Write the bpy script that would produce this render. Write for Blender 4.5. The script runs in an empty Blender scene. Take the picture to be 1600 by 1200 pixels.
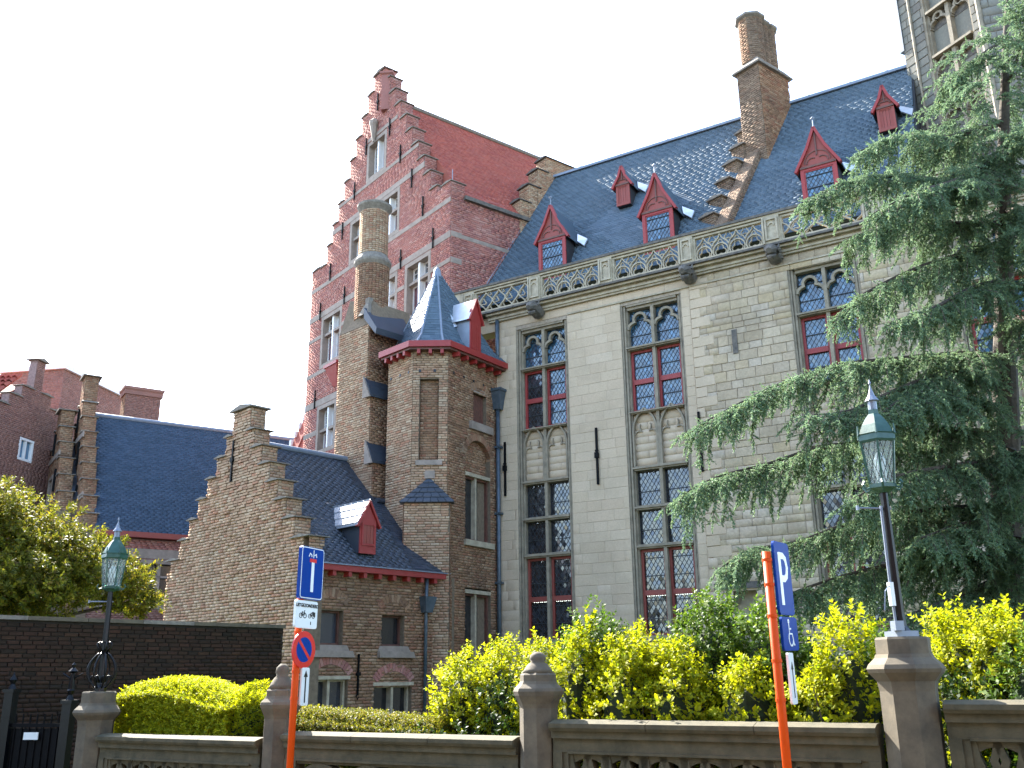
import bpy, math, random
import numpy as np
from mathutils import Vector, Matrix
R = math.radians
rnd = random.Random(7)
SC = bpy.context.scene
COL = SC.collection

# ------------------------------------------------------------------ camera
cam_d = bpy.data.cameras.new('camera'); cam = bpy.data.objects.new('camera', cam_d); COL.objects.link(cam)
cam_d.sensor_fit = 'HORIZONTAL'; cam_d.sensor_width = 36.0
cam_d.lens = 36.0 * 1487.9 / 1600.0
cam_d.clip_start = 0.1; cam_d.clip_end = 2000
PITCH, ROLL = 0.299709, -0.0114905
_cp, _sp, _cr, _sr = math.cos(PITCH), math.sin(PITCH), math.cos(ROLL), math.sin(ROLL)
_M = Matrix(((_cr, -_sr, 0), (_sr, _cr, 0), (0, 0, 1))) @ Matrix(((1, 0, 0), (0, _sp, -_cp), (0, _cp, _sp)))
_ax = [Vector(_M[0]), -Vector(_M[1]), -Vector(_M[2])]          # right, up, backward
cam.matrix_world = Matrix.Translation((0, 0, 1.6)) @ Matrix((_ax[0], _ax[1], _ax[2])).transposed().to_4x4()
SC.camera = cam

# ------------------------------------------------------------------ light
SUN_AZ, SUN_EL = -35.5, 42.0            # degrees from +Y (clockwise positive), elevation
w = bpy.data.worlds.new('World'); SC.world = w; w.use_nodes = True
nt = w.node_tree; nt.nodes.clear()
sky = nt.nodes.new('ShaderNodeTexSky'); sky.sky_type = 'NISHITA'; sky.sun_disc = False
sky.sun_elevation = R(SUN_EL); sky.sun_rotation = R(SUN_AZ)
sky.air_density = 1.0; sky.dust_density = 1.2; sky.ozone_density = 1.0
bg = nt.nodes.new('ShaderNodeBackground'); bg.inputs['Strength'].default_value = 0.135
wo = nt.nodes.new('ShaderNodeOutputWorld')
nt.links.new(sky.outputs[0], bg.inputs[0]); nt.links.new(bg.outputs[0], wo.inputs[0])
sd = bpy.data.lights.new('sun', 'SUN'); sd.energy = 4.2; sd.angle = R(0.55); sd.color = (1.0, 0.95, 0.87)
sun = bpy.data.objects.new('sun', sd); COL.objects.link(sun)
_s = Vector((math.cos(R(SUN_EL))*math.sin(R(SUN_AZ)), math.cos(R(SUN_EL))*math.cos(R(SUN_AZ)), math.sin(R(SUN_EL))))
sun.rotation_euler = _s.to_track_quat('Z', 'Y').to_euler(); sun.location = _s*60
SC.view_settings.view_transform = 'Standard'; SC.view_settings.look = 'None'
SC.view_settings.gamma = 1.0; SC.view_settings.use_curve_mapping = False
SC.view_settings.exposure = 2.82
SC.cycles.use_denoising = True
SC.cycles.max_bounces = 6; SC.cycles.transparent_max_bounces = 6

# ------------------------------------------------------------------ materials
def newmat(name):
    m = bpy.data.materials.new(name); m.use_nodes = True; t = m.node_tree; t.nodes.clear()
    o = t.nodes.new('ShaderNodeOutputMaterial'); b = t.nodes.new('ShaderNodeBsdfPrincipled')
    t.links.new(b.outputs[0], o.inputs[0]); return m, t, b, o
def N(t, k, **kw):
    n = t.nodes.new(k)
    for a, v in kw.items():
        if a in n.inputs: n.inputs[a].default_value = v
        else: setattr(n, a, v)
    return n
def noise(t, scale, detail=4, rough=.6, vec=None):
    n = N(t, 'ShaderNodeTexNoise', Scale=scale, Detail=detail, Roughness=rough)
    if vec is None:
        g = t.nodes.new('ShaderNodeNewGeometry'); vec = g.outputs['Position']
    t.links.new(vec, n.inputs['Vector']); return n.outputs['Fac']
def ramp(t, fac, stops):
    r = t.nodes.new('ShaderNodeValToRGB'); e = r.color_ramp.elements
    while len(e) < len(stops): e.new(0.5)
    for k, (p, c) in enumerate(stops): e[k].position = p; e[k].color = (*c, 1)
    t.links.new(fac, r.inputs[0]); return r.outputs[0]
def mix(t, fac, a, b, mode='MIX'):
    m = t.nodes.new('ShaderNodeMix'); m.data_type = 'RGBA'; m.blend_type = mode
    for i, v in ((0, fac), (6, a), (7, b)):
        if hasattr(v, 'node'): t.links.new(v, m.inputs[i])
        else: m.inputs[i].default_value = v if i == 0 else (*v, 1)
    return m.outputs[2]
def math_(t, op, a, b=0.0):
    m = t.nodes.new('ShaderNodeMath'); m.operation = op
    for i, v in ((0, a), (1, b)):
        if hasattr(v, 'node'): t.links.new(v, m.inputs[i])
        else: m.inputs[i].default_value = v
    return m.outputs[0]
def pieces_rand(t):
    g = t.nodes.new('ShaderNodeNewGeometry'); o = t.nodes.new('ShaderNodeObjectInfo')
    return math_(t, 'FRACT', math_(t, 'ADD', g.outputs['Random Per Island'], o.outputs['Random']))
def bump(t, b, h, strength=.4, dist=.02):
    n = N(t, 'ShaderNodeBump', Strength=strength, Distance=dist); t.links.new(h, n.inputs['Height'])
    t.links.new(n.outputs[0], b.inputs['Normal'])
def piece_mat(name, cols, rough=.9, dirt=(.06, .05, .045), dirtamt=.5, grain=30, spread=.35, bstr=.5, spec=.12):
    """masonry/slate piece: each brick or stone its own tone, plus weather stains and grain"""
    m, t, b, o = newmat(name)
    n = len(cols); rr = pieces_rand(t)
    c = ramp(t, rr, [(k/(n-1), col) for k, col in enumerate(cols)])
    g = noise(t, grain, 5, .7)
    c = mix(t, spread, c, ramp(t, g, [(.3, (.25, .25, .25)), (.7, (1, 1, 1))]), 'MULTIPLY')
    d = ramp(t, noise(t, .9, 6, .65), [(.42, (0, 0, 0)), (.75, (1, 1, 1))])
    c = mix(t, math_(t, 'MULTIPLY', d, dirtamt), c, dirt)
    t.links.new(c, b.inputs['Base Color']); b.inputs['Roughness'].default_value = rough
    b.inputs['Specular IOR Level'].default_value = spec
    bump(t, b, g, bstr, .012); return m
def plain(name, col, rough=.6, metal=0., var=.25, scale=12, spec=.5, bstr=.15, col2=None):
    m, t, b, o = newmat(name); f = noise(t, scale, 6, .65)
    c2 = col2 or tuple(v*(1-var*1.6) for v in col)
    t.links.new(ramp(t, f, [(.33, c2), (.66, col)]), b.inputs['Base Color'])
    b.inputs['Roughness'].default_value = rough; b.inputs['Metallic'].default_value = metal
    b.inputs['Specular IOR Level'].default_value = spec
    if bstr: bump(t, b, f, bstr, .01)
    return m
MAT = {}
MAT['red_brick'] = piece_mat('red_brick', [(.36, .145, .115), (.44, .19, .15), (.39, .155, .12), (.48, .26, .21), (.32, .13, .115), (.42, .20, .16)], dirtamt=.25)
MAT['red_mortar'] = plain('red_mortar', (.30, .19, .17), .95)
MAT['brown_brick'] = piece_mat('brown_brick', [(.26, .145, .08), (.34, .20, .115), (.20, .11, .065), (.37, .235, .14), (.29, .135, .08), (.32, .19, .115), (.39, .265, .165)], dirtamt=.45)
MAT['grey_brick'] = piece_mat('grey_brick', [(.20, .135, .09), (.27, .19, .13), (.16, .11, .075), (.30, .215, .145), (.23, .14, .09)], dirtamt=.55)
MAT['brown_mortar'] = plain('brown_mortar', (.19, .14, .09), .95)
MAT['tan_brick'] = piece_mat('tan_brick', [(.39, .25, .15), (.47, .32, .20), (.32, .19, .115), (.49, .35, .225), (.41, .21, .125), (.45, .30, .19), (.52, .39, .26)], dirtamt=.35)
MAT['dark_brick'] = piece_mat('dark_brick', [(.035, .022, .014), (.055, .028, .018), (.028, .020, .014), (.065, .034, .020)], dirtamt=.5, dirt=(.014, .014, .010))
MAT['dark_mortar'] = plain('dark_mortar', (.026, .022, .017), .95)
MAT['pink_brick'] = piece_mat('pink_brick', [(.28, .15, .115), (.33, .185, .145), (.24, .125, .10), (.31, .165, .125)], dirtamt=.25)
MAT['ashlar'] = piece_mat('ashlar', [(.55, .43, .295), (.565, .445, .31), (.535, .415, .285), (.58, .46, .325), (.545, .42, .29)], dirtamt=.40, dirt=(.30, .245, .165), grain=22, spread=.22, bstr=.3)
MAT['old_stone'] = piece_mat('old_stone', [(.52, .415, .27), (.55, .445, .31), (.48, .38, .26), (.54, .43, .31), (.53, .41, .25), (.57, .475, .36), (.43, .335, .22)], dirtamt=.62, dirt=(.21, .165, .105), grain=14, spread=.4, bstr=.6)
MAT['stone_mortar'] = plain('stone_mortar', (.40, .325, .24), .95)
MAT['carved_stone'] = plain('carved_stone', (.44, .375, .265), .85, scale=5, col2=(.27, .225, .155), bstr=.3)
MAT['window_stone'] = plain('window_stone', (.30, .25, .175), .85, scale=5, col2=(.18, .15, .105), bstr=.3)
MAT['pink_stone'] = plain('pink_stone', (.30, .24, .195), .85, scale=4, col2=(.20, .16, .125), bstr=.25)
MAT['dark_stone'] = plain('dark_stone', (.15, .13, .105), .9, scale=7, col2=(.06, .055, .05), bstr=.4)
MAT['grey_stone'] = piece_mat('grey_stone', [(.19, .18, .15), (.23, .22, .18), (.17, .155, .13), (.26, .245, .20)], dirtamt=.3, dirt=(.14, .14, .13), grain=16, spread=.3)
MAT['coping'] = plain('coping', (.22, .19, .15), .9, scale=9, col2=(.12, .10, .08), bstr=.3)
MAT['far_slate'] = piece_mat('far_slate', [(.048, .074, .11), (.058, .086, .125), (.042, .066, .098), (.062, .09, .13)], rough=.75, dirtamt=.3, dirt=(.03, .045, .055), grain=40, spread=.3, spec=.12)
MAT['slate'] = piece_mat('slate', [(.086, .122, .152), (.102, .14, .175), (.074, .106, .136), (.11, .15, .185), (.092, .13, .166)], rough=.8, dirtamt=.22, dirt=(.035, .05, .05), grain=40, spread=.25, bstr=.12, spec=.12)
MAT['glare_slate'] = piece_mat('glare_slate', [(.060, .086, .112), (.072, .10, .13), (.064, .092, .124)], rough=.38, dirtamt=.1, grain=40, spread=.2, bstr=.05, spec=.8)  # same slate made glossier, to paint the glare of the sunlit turret facet
MAT['dark_slate'] = piece_mat('dark_slate', [(.028, .036, .05), (.038, .047, .065), (.023, .03, .042), (.045, .056, .075)], rough=.5, dirtamt=.3, dirt=(.03, .035, .03), grain=40, spread=.3, bstr=.15, spec=.5)
MAT['roof_under'] = plain('roof_under', (.02, .022, .026), .8)
MAT['red_tile'] = piece_mat('red_tile', [(.36, .088, .06), (.42, .115, .078), (.32, .075, .055), (.40, .125, .088)], rough=.75, dirtamt=.2, grain=30)
MAT['red_paint'] = plain('red_paint', (.26, .018, .014), .5, scale=6, col2=(.27, .03, .025), bstr=.05)
MAT['rust_paint'] = plain('rust_paint', (.24, .04, .025), .6, scale=8, col2=(.22, .05, .035), bstr=.08)
MAT['brown_paint'] = plain('brown_paint', (.14, .055, .035), .6, scale=8, col2=(.08, .035, .025), bstr=.08)
MAT['white_paint'] = plain('white_paint', (.75, .74, .72), .5, scale=6, var=.05, bstr=.03)
MAT['lead'] = plain('lead', (.16, .19, .23), .42, .2, scale=5, col2=(.20, .23, .28), bstr=.1)
MAT['bright_lead'] = plain('bright_lead', (.55, .58, .62), .3, .5, scale=5, var=.1, bstr=.1)  # pale copy of lead; sunlight on the sheets is put into its colour
MAT['lead_came'] = plain('lead_came', (.05, .055, .06), .5, .5)
MAT['iron'] = plain('iron', (.004, .004, .0045), .6, .0, scale=20, spec=.12)
MAT['pipe'] = plain('pipe', (.09, .115, .14), .45, .3, scale=6, col2=(.05, .07, .085))
MAT['lamp_green'] = plain('lamp_green', (.008, .055, .035), .4, .0, scale=14, col2=(.03, .09, .065))
MAT['lamp_black'] = plain('lamp_black', (.003, .004, .005), .35, .0, scale=20, spec=.25)
MAT['rail_stone'] = plain('rail_stone', (.095, .078, .042), .9, scale=6, col2=(.045, .04, .02), bstr=.5)
MAT['pier_stone'] = plain('pier_stone', (.125, .10, .062), .88, scale=5, col2=(.065, .053, .035), bstr=.5)
MAT['orange_pole'] = plain('orange_pole', (.62, .065, .003), .5, scale=3, spec=.15, var=.06, bstr=.02)
MAT['sign_blue'] = plain('sign_blue', (.002, .04, .24), .5, scale=3, spec=.12, var=.05, bstr=0)
MAT['sign_white'] = plain('sign_white', (.72, .76, .74), .35, scale=3, var=.04, bstr=0)
MAT['sign_red'] = plain('sign_red', (.62, .02, .02), .35, scale=3, var=.05, bstr=0)
MAT['sign_black'] = plain('sign_black', (.012, .012, .014), .5, bstr=0)
MAT['curtain'] = plain('curtain', (.16, .075, .085), .9, scale=3, col2=(.08, .04, .05))
MAT['soil'] = plain('soil', (.06, .05, .035), .95, scale=2)
MAT['asphalt'] = plain('asphalt', (.05, .05, .05), .9, scale=30)
MAT['lawn'] = plain('lawn', (.05, .09, .025), .9, scale=9)
def glass_mat(name, tint, rough=.06):
    m, t, b, o = newmat(name); rr = pieces_rand(t)
    t.links.new(ramp(t, rr, [(0, tuple(v*.5 for v in tint)), (.6, tint), (1, tuple(v*2.2 for v in tint))]), b.inputs['Base Color'])
    b.inputs['Roughness'].default_value = rough; b.inputs['Specular IOR Level'].default_value = .9; b.inputs['IOR'].default_value = 1.6
    return m
MAT['glass'] = glass_mat('glass', (.03, .08, .13))  # blue in the base colour stands for sky reflected in the panes
MAT['dark_glass'] = glass_mat('dark_glass', (.016, .018, .022), .12)
def leaf_mat(name, cols, transl=.45, rough=.55, big=1.5):
    m, t, b, o = newmat(name); b.inputs['Specular IOR Level'].default_value = .25; rr = pieces_rand(t)
    c = ramp(t, rr, [(k/(len(cols)-1), v) for k, v in enumerate(cols)])
    g = noise(t, big, 3)
    c = mix(t, .35, c, ramp(t, g, [(.35, (.45, .5, .4)), (.65, (1, 1, 1))]), 'MULTIPLY')
    t.links.new(c, b.inputs['Base Color']); b.inputs['Roughness'].default_value = rough
    tr = t.nodes.new('ShaderNodeBsdfTranslucent'); t.links.new(c, tr.inputs[0])
    ms = t.nodes.new('ShaderNodeMixShader'); ms.inputs[0].default_value = transl
    t.links.new(b.outputs[0], ms.inputs[1]); t.links.new(tr.outputs[0], ms.inputs[2]); t.links.new(ms.outputs[0], o.inputs[0])
    return m
MAT['gold_leaf'] = leaf_mat('gold_leaf', [(.30, .34, .006), (.46, .45, .006), (.17, .24, .006), (.55, .50, .008)], .58, .6)
MAT['mid_leaf'] = leaf_mat('mid_leaf', [(.065, .13, .010), (.11, .19, .012), (.045, .09, .01), (.18, .24, .02)], .45)
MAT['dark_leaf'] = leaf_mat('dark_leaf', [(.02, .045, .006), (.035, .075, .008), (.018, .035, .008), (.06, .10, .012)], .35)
MAT['tree_leaf'] = leaf_mat('tree_leaf', [(.10, .12, .010), (.20, .20, .012), (.05, .07, .008), (.30, .27, .015), (.14, .09, .02)], .52)
MAT['needle'] = leaf_mat('needle', [(.13, .22, .12), (.19, .29, .165), (.09, .155, .085), (.25, .35, .205), (.22, .29, .10)], .42, .6)
MAT['bark'] = plain('bark', (.09, .07, .05), .95, scale=14, col2=(.035, .03, .022), bstr=.6)

# ------------------------------------------------------------------ mesh building
class MB:
    def __init__(s): s.v = []; s.f = []
    def quad(s, a, b, c, d):
        n = len(s.v); s.v += [tuple(a), tuple(b), tuple(c), tuple(d)]; s.f.append((n, n+1, n+2, n+3)); return s
    def tri(s, a, b, c):
        n = len(s.v); s.v += [tuple(a), tuple(b), tuple(c)]; s.f.append((n, n+1, n+2)); return s
    def hexa(s, p):                       # 8 points: bottom ring 0-3 (ccw from above), top ring 4-7
        n = len(s.v); s.v += [tuple(q) for q in p]
        s.f += [tuple(n+i for i in q) for q in ((3, 2, 1, 0), (4, 5, 6, 7), (0, 1, 5, 4), (1, 2, 6, 5), (2, 3, 7, 6), (3, 0, 4, 7))]; return s
    def box(s, x0, x1, y0, y1, z0, z1):
        return s.hexa([(x0, y0, z0), (x1, y0, z0), (x1, y1, z0), (x0, y1, z0), (x0, y0, z1), (x1, y0, z1), (x1, y1, z1), (x0, y1, z1)])
    def prism(s, poly, d0, d1, f):        # poly of 2D points, f(a,b,d)->xyz
        n = len(s.v); k = len(poly)
        s.v += [tuple(f(a, b, d0)) for a, b in poly] + [tuple(f(a, b, d1)) for a, b in poly]
        s.f += [tuple(range(n+k-1, n-1, -1)), tuple(range(n+k, n+2*k))]
        s.f += [(n+i, n+(i+1) % k, n+k+(i+1) % k, n+k+i) for i in range(k)]; return s
    def lathe(s, prof, c=(0, 0), k=16, sx=1, sy=1, rot=0.0, cap=True):   # prof [(r,z)]
        n = len(s.v)
        for r, z in prof:
            for i in range(k):
                a = rot + 2*math.pi*i/k; s.v.append((c[0]+r*sx*math.cos(a), c[1]+r*sy*math.sin(a), z))
        for j in range(len(prof)-1):
            for i in range(k):
                a, b = n+j*k+i, n+j*k+(i+1) % k; s.f.append((a, b, b+k, a+k))
        if cap:
            s.f.append(tuple(n+i for i in range(k-1, -1, -1))); m = n+(len(prof)-1)*k; s.f.append(tuple(m+i for i in range(k)))
        return s
    def tube(s, pts, r, k=6, cap=True):
        pts = [Vector(p) for p in pts]; n = len(s.v); rr = r if hasattr(r, '__len__') else [r]*len(pts)
        up = None
        for i, p in enumerate(pts):
            t = (pts[min(i+1, len(pts)-1)]-pts[max(i-1, 0)])
            t = t.normalized() if t.length > 1e-9 else Vector((0, 0, 1))
            if up is None: up = Vector((0, 0, 1)) if abs(t.z) < .9 else Vector((1, 0, 0))
            a = t.cross(up)
            if a.length < 1e-6: a = t.orthogonal()
            a.normalize(); b = a.cross(t); up = b
            for j in range(k):
                q = 2*math.pi*j/k; s.v.append(tuple(p+(a*math.cos(q)+b*math.sin(q))*rr[i]))
        for i in range(len(pts)-1):
            for j in range(k):
                a_, b_ = n+i*k+j, n+i*k+(j+1) % k; s.f.append((a_, b_, b_+k, a_+k))
        if cap: s.f.append(tuple(n+j for j in range(k-1, -1, -1))); m = n+(len(pts)-1)*k; s.f.append(tuple(m+j for j in range(k)))
        return s
    def strip(s, pts, w, d0, d1, f, closed=False):     # a bar of width w along a 2D curve, between depths
        P = [Vector(p) for p in pts]; k = len(P); L = []; Q = []
        for i in range(k):
            a = P[(i-1) % k] if (closed or i) else P[i]; b = P[(i+1) % k] if (closed or i < k-1) else P[i]
            t = b-a; t = t.normalized() if t.length > 1e-9 else Vector((1, 0)); nn = Vector((-t.y, t.x))*w/2
            L.append(P[i]+nn); Q.append(P[i]-nn)
        n = len(s.v)
        for i in range(k):
            s.v += [tuple(f(L[i].x, L[i].y, d0)), tuple(f(Q[i].x, Q[i].y, d0)), tuple(f(Q[i].x, Q[i].y, d1)), tuple(f(L[i].x, L[i].y, d1))]
        for i in range(k if closed else k-1):
            a, b = n+4*i, n+4*((i+1) % k)
            for j in range(4): s.f.append((a+j, a+(j+1) % 4, b+(j+1) % 4, b+j))
        if not closed: s.f.append((n+3, n+2, n+1, n)); m = n+4*(k-1); s.f.append((m, m+1, m+2, m+3))
        return s
    def mesh(s, name, mat, smooth=False):
        me = bpy.data.meshes.new(name); me.from_pydata(s.v, [], s.f); me.validate()
        if mat: me.materials.append(MAT[mat])
        me.update()
        if smooth: me.shade_smooth()
        return me
    def obj(s, name, mat, parent=None, smooth=False, kind=None, label=None, **kw):
        o = bpy.data.objects.new(name, s.mesh(name, mat, smooth)); COL.objects.link(o)
        if parent is not None: o.parent = parent
        if kind: o['kind'] = kind
        if label: o['label'] = label
        for k, v in kw.items(): o[k] = v
        return o
def fix(o):                              # outward normals for closed shells
    import bmesh
    b = bmesh.new(); b.from_mesh(o.data); bmesh.ops.recalc_face_normals(b, faces=b.faces); b.to_mesh(o.data); b.free(); return o
def thing(name, label, cat, loc=(0, 0, 0), rz=0.0, group=None):
    o = bpy.data.objects.new(name, None); COL.objects.link(o); o.location = loc; o.rotation_euler = (0, 0, rz)
    o.empty_display_size = .3; o['label'] = label; o['category'] = cat
    if group: o['group'] = group
    return o
def tag(o, label, cat, group=None):
    o['label'] = label; o['category'] = cat
    if group: o['group'] = group
    return o
def az(d):                               # rotation whose local x axis points along compass azimuth d (deg from +Y, clockwise)
    return R(90-d)
class Plane:
    def __init__(s, O, e1, e2, n): s.O, s.e1, s.e2, s.n = map(Vector, (O, e1, e2, n))
    def __call__(s, a, b, d=0.0): return s.O+s.e1*a+s.e2*b+s.n*d
def vplane(x0, y0, x1, y1):              # vertical plane between two plan points, e1 from 0 to 1, normal to the right of travel
    e = Vector((x1-x0, y1-y0, 0)).normalized(); return Plane((x0, y0, 0), e, (0, 0, 1), (e.y, -e.x, 0))
def _unit(seed):
    r = random.Random(seed); j = lambda a: (r.random()-.5)*a
    b = [(-.5, -.5, 0), (.5, -.5, 0), (.5, .5, 0), (-.5, .5, 0)]
    v = b + [(x*(.94+j(.08)), y*(.90+j(.10)), 1+j(.35)) for x, y, _ in b]
    return v
def _flat(seed):
    r = random.Random(seed); b = [(-.5, -.5, 0), (.5, -.5, 0), (.5, .5, 0), (-.5, .5, 0)]; h = 1+r.random()*.5
    return b+[(x*.985, y*.98, h+(r.random()-.5)*.05) for x, y, _ in b]
UNITS = [_unit(k) for k in range(8)]+[_flat(k) for k in range(8)]
UFACE = [(4, 5, 6, 7), (0, 1, 5, 4), (1, 2, 6, 5), (2, 3, 7, 6), (3, 0, 4, 7)]
_umesh = {}
def unit_mesh(k, name, mat):
    if (k, name, mat) not in _umesh:
        me = bpy.data.meshes.new(name); me.from_pydata(UNITS[k], [], UFACE); me.materials.append(MAT[mat]); _umesh[(k, name, mat)] = me
    return _umesh[(k, name, mat)]
def lay(pieces, plane, name, mat, parent, n_ind=0, near=None, tilt=0.0):
    """pieces: (a centre, b centre, width, height, thickness). The n_ind biggest in view become objects, the rest one mesh"""
    r = random.Random(len(pieces)+13); P = list(pieces)
    if n_ind and len(P) > n_ind:
        if near is None: near = lambda p: 0
        P.sort(key=near)
    ind, rest = P[:n_ind], P[n_ind:]
    e1, e2, n, O = plane.e1, plane.e2, plane.n, plane.O
    if ind:
        rot = Matrix((e1, e2, n)).transposed()
        for (a, b, w_, h_, t_) in ind:
            k = r.randrange(8)+(8 if tilt or mat == 'red_brick' else 0); o = bpy.data.objects.new(name, unit_mesh(k, name, mat)); COL.objects.link(o); o.parent = parent
            o.location = O+e1*a+e2*b; m3 = rot
            if tilt: m3 = rot @ Matrix.Rotation(tilt, 3, 'X')
            o.rotation_euler = m3.to_euler(); o.scale = (w_, h_, t_)
    if rest:
        v = []; f = []
        s1 = np.array(e1); s2 = np.array(e2); sn = np.array(n); o0 = np.array(O)
        if tilt:
            c_, s_ = math.cos(tilt), math.sin(tilt); s2, sn = s2*c_+sn*s_, sn*c_-s2*s_
        U = np.array(UNITS); arr = np.array(rest); kk = np.array([r.randrange(8)+(8 if tilt or mat == 'red_brick' else 0) for _ in rest])
        base = o0+arr[:, 0:1]*np.array(e1)+arr[:, 1:2]*np.array(e2)
        u = U[kk]
        V = base[:, None, :]+(u[:, :, 0]*arr[:, 2:3])[..., None]*s1+(u[:, :, 1]*arr[:, 3:4])[..., None]*s2+(u[:, :, 2]*arr[:, 4:5])[..., None]*sn
        F = (np.arange(len(rest))[:, None, None]*8+np.array(UFACE)[None]).reshape(-1, 4)
        big_mesh(name if not ind else name+'_field', mat, V.reshape(-1, 3), F, parent)
def big_mesh(name, mat, V, F, parent=None, kind='stuff', smooth=False):
    me = bpy.data.meshes.new(name); k = F.shape[1]; V = np.asarray(V, dtype=np.float32)
    me.vertices.add(len(V)); me.vertices.foreach_set('co', V.ravel())
    me.loops.add(F.size); me.loops.foreach_set('vertex_index', F.ravel().astype(np.int32))
    me.polygons.add(len(F)); me.polygons.foreach_set('loop_start', np.arange(0, F.size, k, dtype=np.int32))
    if smooth: me.polygons.foreach_set('use_smooth', np.ones(len(F), dtype=bool))
    me.materials.append(MAT[mat]); me.update(calc_edges=True)
    o = bpy.data.objects.new(name, me); COL.objects.link(o)
    if parent is not None: o.parent = parent
    if kind: o['kind'] = kind
    return o
def courses(z0, z1, ivals, bw=.215, bh=.072, joint=.011, th=.014, jit=.25, thj=.6, minw=.05, bj=.006):
    """bond courses between z0 and z1; ivals(z) gives the list of solid (a,b) stretches of a course"""
    out = []; row = 0; z = z0
    while z+bh*.6 <= z1:
        for a, b in ivals(z+bh/2):
            x = a-(bw*.5 if row % 2 else 0)-rnd.random()*.02
            while x < b:
                wd = bw*(1+(rnd.random()-.5)*jit); xa, xb = max(x, a), min(x+wd, b)
                if xb-xa > minw: out.append(((xa+xb)/2, z+bh/2+(rnd.random()-.5)*(bj if jit > .07 else .0015), xb-xa-joint, bh-joint*(.8+rnd.random()*.5), th*(1-thj/2+thj*rnd.random())))
                x += wd
        row += 1; z += bh
    return out
def cut(a, b, holes, z):                 # stretch a..b minus holes (x0,x1,z0,z1)
    iv = [(a, b)]
    for h in holes:
        if h[2] <= z <= h[3]:
            nv = []
            for p, q in iv:
                if h[1] <= p or h[0] >= q: nv.append((p, q)); continue
                if h[0] > p: nv.append((p, h[0]))
                if h[1] < q: nv.append((h[1], q))
            iv = nv
    return iv
def tiles_rect(x0, x1, z0, z1, holes):
    xs = sorted({x0, x1, *[h[i] for h in holes for i in (0, 1) if x0 < h[i] < x1]})
    out = []
    for a, b in zip(xs, xs[1:]):
        m = (a+b)/2; hs = sorted([(max(h[2], z0), min(h[3], z1)) for h in holes if h[0] < m < h[1] and h[3] > z0 and h[2] < z1]); z = z0
        for p, q in hs:
            if p > z: out.append((a, b, z, p))
            z = max(z, q)
        if z < z1: out.append((a, b, z, z1))
    return out
def wall_mb(plane, rects, depth, mb=None, d1=0.0):
    mb = mb or MB()
    for a, b, c, d in rects:
        mb.prism([(a, c), (b, c), (b, d), (a, d)], -depth, d1, plane)
    return mb
def pbox(plane, a, b, c, d, d0, d1, mb=None):
    mb = mb or MB(); return mb.prism([(a, c), (b, c), (b, d), (a, d)], d0, d1, plane)
# ================================================================== frames (plan origin, azimuth of local x)
S_P = (-0.3927, 27.9972); S_AZ = 121.449      # stone mansion: x to the right along the front, -y outward
def local(P0, azd):
    a = R(azd); ux, uy = math.sin(a), math.cos(a)
    def f(x, y): return (P0[0]+ux*x-uy*y, P0[1]+uy*x+ux*y)
    return f
def conv(P0, az0, P1, az1, x, y):           # a plan point of frame 0 expressed in frame 1
    X, Y = local(P0, az0)(x, y); a = R(az1); ux, uy = math.sin(a), math.cos(a); dx, dy = X-P1[0], Y-P1[1]
    return (dx*ux+dy*uy, -dx*uy+dy*ux)

# ================================================================== ground
g = MB()
g.quad((-400, -200, -.35), (400, -200, -.35), (400, 900, -.35), (-400, 900, -.35))
g.obj('ground', 'asphalt', kind='structure')
bf = local((-6.1, 14.0), 120.5)               # balustrade line: x along it towards the right, y behind it
def bp(x, y, z): q = bf(x, y); return (q[0], q[1], z)
g = MB()
for y0, y1 in ((-2.6, .0),):
    g.hexa([bp(-9, y0, -.34), bp(16, y0, -.34), bp(16, y1, -.34), bp(-9, y1, -.34), bp(-9, y0, -.30), bp(16, y0, .55), bp(16, y1, .55), bp(-9, y1, -.30)])
g.obj('pavement', 'rail_stone', kind='structure')
g = MB(); g.hexa([bp(-9, .12, -.34), bp(30, .12, -.34), bp(30, 40, -.34), bp(-9, 40, -.34), bp(-9, .12, -.05), bp(30, .12, -.05), bp(30, 40, -.05), bp(-9, 40, -.05)])
g.obj('lawn', 'lawn', kind='structure')

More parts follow.
